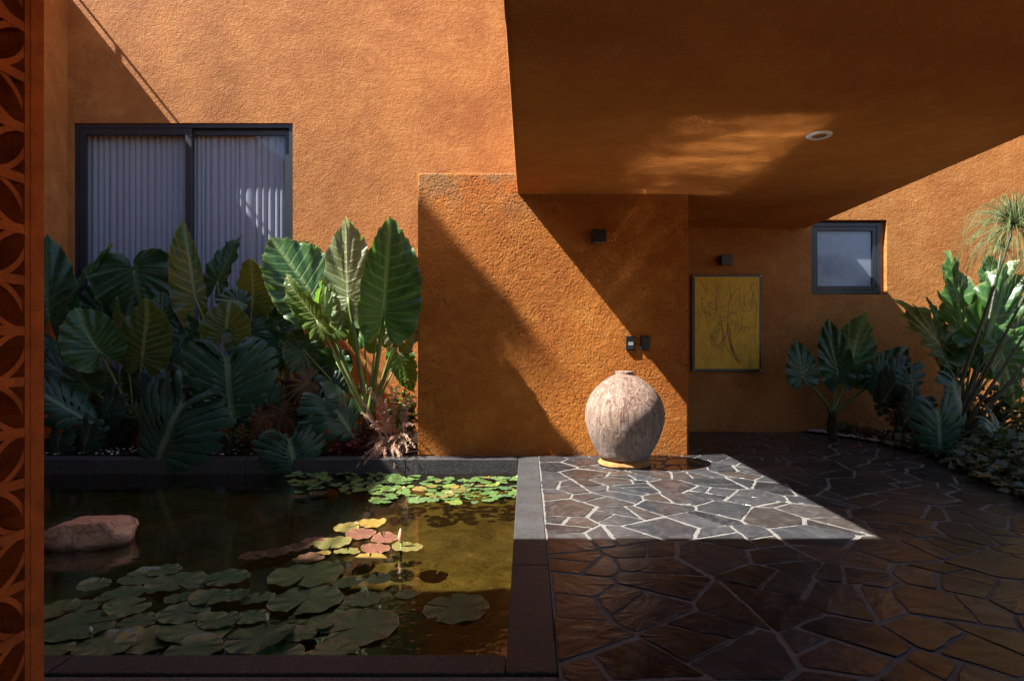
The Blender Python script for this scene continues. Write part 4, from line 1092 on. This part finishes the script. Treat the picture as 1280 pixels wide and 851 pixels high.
ear(pl,b0,(1300,395),(1330,330),34,7.2,'leaf',N=(.1,-.9,.3),fold=.2,sr=.018)
GMR='monstera plants in the right garden'
monstera(1180,6.4,'monstera with a long blue grey leaf at the paved edge of the right garden',[((1172,515),(1180,576),34,6.05,(-.15,-.75,.65),'mon',dict(nf=8)),((1192,478),(1212,532),22,6.3,(.3,-.7,.6),'mon',dict(nf=7)),((1150,500),(1128,530),20,6.5,(-.3,-.7,.7),'mond',{}),((1240,530),(1262,575),26,6.2,(.2,-.7,.7),'mond',{})],GMR)
monstera(1120,7.1,'dark crinkled monstera between the young elephant ear and the papyrus',[((1130,462),(1100,505),24,6.9,(-.3,-.75,.6),'mond',{}),((1138,470),(1150,512),24,6.8,(.2,-.75,.6),'mond',{}),((1118,478),(1098,520),18,7.0,(-.2,-.75,.6),'mond',{})],GMR)
# papyrus
t,p=plant('papyrus',1185,6.6,.04,'papyrus with a mop head of fine threads, leaning over the right garden','plant')
rg=random.Random(77)
def umbel(c,r,n,name,parent,sag=1.15):
    b=MB()
    for i in range(n):
        a=rg.uniform(0,6.283); e=rg.uniform(-.5,1.4)
        d=Vector((math.cos(a)*math.cos(e),math.sin(a)*math.cos(e),math.sin(e))); l=r*rg.uniform(.7,1.12)
        e_=c+d*l*.9+Vector((0,0,-sag*l*.55)); m=c+d*l*.75+Vector((0,0,.12*l))
        b.tube(bez(c,m,e_,8),[.0030-.0018*k/7 for k in range(8)],4,False)
    b.obj(name,M['thread'],parent,True,origin=c)
H=[((1268,281),6.3,76,340,(1172,545),(-.10,0,.10)),((1252,309),6.9,32,90,(1190,540),(.0,0,.08)),((1300,330),6.2,50,90,(1182,548),(-.12,0,.06)),((1310,372),6.3,46,70,(1188,548),(-.15,0,.04)),((1330,395),6.4,40,60,(1195,545),(-.2,0,.02))]
for (hx,hy),d,r,n,(bx,by),bow in H:
    c=P(hx,hy,d); bp=P(bx,by,6.6); bp.z=.05
    pts=bez(bp,(c+bp)*.5+Vector(bow)+Vector((.12,0,-.12)),c,14)
    st=stalk(t,pts,.024,.011,M['stem'],'stem'); umbel(c,r/F*d,n,'umbel',st)
for i in range(9):
    a=rg.uniform(-.5,1.0); tip=p+Vector((.25+.5*a,rg.gauss(0,.2),.55+rg.random()*.5)); 
    stalk(t,bez(p+Vector((rg.gauss(0,.04),rg.gauss(0,.04),0)),(p+tip)*.5+Vector((-.03,0,.12)),tip,9),.014,.005,M['stem'],'stem')
GSR='shrubs in the right garden'
shrub('shrub',at(1140,545,7.3),.35,.2,.50,380,.10,'red','dark red leaved shrub behind the white chips in the right garden','shrub',GSR,21)
shrub('shrub',at(1060,545,7.75),.25,.15,.22,240,.06,'shrub','low dark shrub at the foot of the young elephant ear','shrub',GSR,22)
shrub('shrub',at(1085,548,7.4),.12,.10,.16,120,.06,'dry','small rusty leaved shrub among the white chips','shrub',GSR,23)
shrub('shrub',at(1230,560,7.2),.55,.25,.75,520,.11,'shrub','tall dark shrub behind the papyrus stems','shrub',GSR,24)
shrub('shrub',at(1290,550,7.6),.5,.25,.85,520,.09,'shruby','olive leaved shrub against the sunlit right wall','shrub',GSR,25)
shrub('shrub',at(1265,590,6.2),.40,.25,.40,380,.09,'shrub','dark green shrub above the ivy at the right edge','shrub',GSR,26)
shrub('hedge',(8.8,3.5,-.02),.7,5.0,3.0,2600,.30,'shrub','tall dark hedge added unseen beyond the papyrus to cut bounce light','hedge',None,27)  # unseen, added to keep warm bounce light out of the passage
# ivy as ground cover
def ivy():
    rg=random.Random(41); V=[];Fc=[];A=[]
    while len(V)<8*3600:
        y=rg.uniform(3.6,7.1); x=rg.uniform(3.6,6.2)
        ks=[(a,b_) for a,b_ in zip(EDGE,EDGE[1:]) if b_[1]<=y<=a[1]]
        if not ks: continue
        a,b_=ks[0]; t=(a[1]-y)/(a[1]-b_[1]); ex=a[0]+(b_[0]-a[0])*t+.10*mnoise.noise(Vector((y*2.3,3,0)))+rg.gauss(0,.035)-.02
        if x<ex or rg.random()<(x-ex)*.25: continue
        z=.05+min(.22,(x-ex)*.35)*rg.random()+.05*rg.random()
        yw=rg.uniform(0,6.28); X=Vector((math.cos(yw),math.sin(yw),rg.gauss(0,.35))).normalized(); N=Vector((rg.gauss(0,.45),rg.gauss(-.25,.45),1)); N=(N-X*N.dot(X)).normalized(); Y=N.cross(X)
        L=rg.uniform(.05,.115); p=Vector((x,y,z)); b=len(V); k=rg.random()*9
        for (u,w,h) in ((0,0,0),(.25,.42,.05),(.35,0,-.02),(.25,-.42,.05),(.70,.32,.0),(.72,0,-.05),(.70,-.32,.0),(1,0,-.15)):
            V.append(p+X*(u*L)+Y*(w*L*.9)+N*(h*L)); A.append((u*.16+k,.4+abs(w),abs(w)))
        Fc+=[(b,b+2,b+1),(b,b+3,b+2),(b+1,b+2,b+5,b+4),(b+2,b+3,b+6,b+5),(b+4,b+5,b+7),(b+5,b+6,b+7)]
    o=mesh_obj('ground_ivy',V,Fc,M['ivy'],None,True,{'leaf':A}); tag(o,'variegated ivy covering the edge of the right garden',None,None,'stuff')
ivy()

# ------------------------------------------------------------------ a tree beyond the side wall, out of the picture: it shades part of the block wall
SUNV=Vector((1,.25,-1.25))
def overhang():
    rg=random.Random(9); t=empty('broadleaf_tree',(-10.6,4.6,-.05),'tall broad leaved tree rising beyond the side wall','tree')
    b=MB(); b.tube([(-10.6,4.6,-.1),(-10.5,4.55,4),(-10.3,4.5,8.0),(-10.0,4.3,10.6)],[.22,.19,.14,.08],10)
    crown=[]
    for (px,py,tt,rad) in SHADE:
        q=P(px,py,D1); crown.append((q-SUNV*tt,rad))
    for c,r_ in crown: b.tube(bez((-10.15,4.4,9.6),(c+Vector((-10.15,4.4,9.6)))*.5+Vector((0,0,.3)),c,8),[.04-.0035*k for k in range(8)],6,False)
    b.obj('trunk',M['trunk'],t,True)
    V=[];Fc=[];A=[]
    for c,r_ in crown:
        for i in range(int(700*r_*r_/.09)):
            d=Vector((rg.gauss(0,1),rg.gauss(0,1),rg.gauss(0,1))).normalized()*r_*rg.random()**.45
            p=c+d; X=Vector((rg.gauss(0,1),rg.gauss(0,1),rg.gauss(-.3,.7))).normalized(); N=Vector((rg.gauss(-.6,.5),rg.gauss(-.2,.5),1)); N=(N-X*N.dot(X)).normalized(); Y=N.cross(X); L=rg.uniform(.10,.2); k=len(V)
            for (u,w) in ((0,0),(.4,.3),(1,0),(.4,-.3)): V.append(p+X*(u*L)+Y*(w*L)); A.append((u,.5,w))
            Fc.append((k,k+1,k+2,k+3))
    mesh_obj('crown',V,Fc,M['leaf'],t,False,{'leaf':A})
SHADE=[(485,232,8.6,.12),(500,262,8.6,.16),(516,296,8.6,.17),(535,325,8.7,.17),(562,345,8.7,.12),(590,360,8.7,.09),(613,371,8.7,.07),(633,383,8.7,.05),(515,340,8.5,.2),(503,392,8.5,.14),(515,450,8.4,.18),(530,490,8.4,.16),(562,535,8.4,.13),(600,542,8.4,.11),(552,448,4.6,.12),(586,464,4.6,.09),(618,475,4.6,.09),(645,492,4.6,.07),(570,480,4.6,.16),(610,510,4.6,.12),(590,540,4.6,.14),(660,520,4.6,.08)]
overhang()

# ------------------------------------------------------------------ light, sky, camera
w=bpy.data.worlds.new('World'); SC.world=w; w.use_nodes=True
nt=w.node_tree; bg=nt.nodes['Background']; sky=nt.nodes.new('ShaderNodeTexSky')
sky.sky_type='NISHITA'; sky.sun_disc=False
to=-SUN; sky.sun_elevation=math.asin(to.z); sky.sun_rotation=math.atan2(to.x,to.y)
nt.links.new(sky.outputs[0],bg.inputs[0]); bg.inputs[1].default_value=.062
sl=bpy.data.lights.new('sun','SUN'); sl.energy=5.0; sl.angle=R(.53); sl.color=(1,.93,.83)
so=link(bpy.data.objects.new('sun',sl)); so.rotation_euler=SUN.to_track_quat('-Z','Y').to_euler(); so.location=(-8,-3,12)
cam=bpy.data.cameras.new('camera'); co=link(bpy.data.objects.new('camera',cam)); SC.camera=co
co.location=(0,0,EYE); co.rotation_euler=(R(90),0,0)
cam.sensor_fit='HORIZONTAL'; cam.sensor_width=36; cam.lens=36*F/1280; cam.shift_x=-20/1280; cam.shift_y=8.5/1280
cam.clip_start=.05; cam.clip_end=400
SC.view_settings.view_transform='Standard'; SC.view_settings.look='None'; SC.view_settings.gamma=1; SC.view_settings.use_curve_mapping=False
SC.view_settings.exposure=1.95
SC.render.engine='CYCLES'
cy=SC.cycles; cy.use_denoising=True; cy.denoiser='OPENIMAGEDENOISE'; cy.denoising_input_passes='RGB_ALBEDO_NORMAL'
cy.max_bounces=10; cy.diffuse_bounces=5; cy.glossy_bounces=4; cy.transmission_bounces=6; cy.transparent_max_bounces=12
cy.caustics_reflective=True; cy.caustics_refractive=False; cy.blur_glossy=0.0
cy.sample_clamp_indirect=14.0
cy.use_guiding=True; cy.use_surface_guiding=True; cy.use_volume_guiding=False
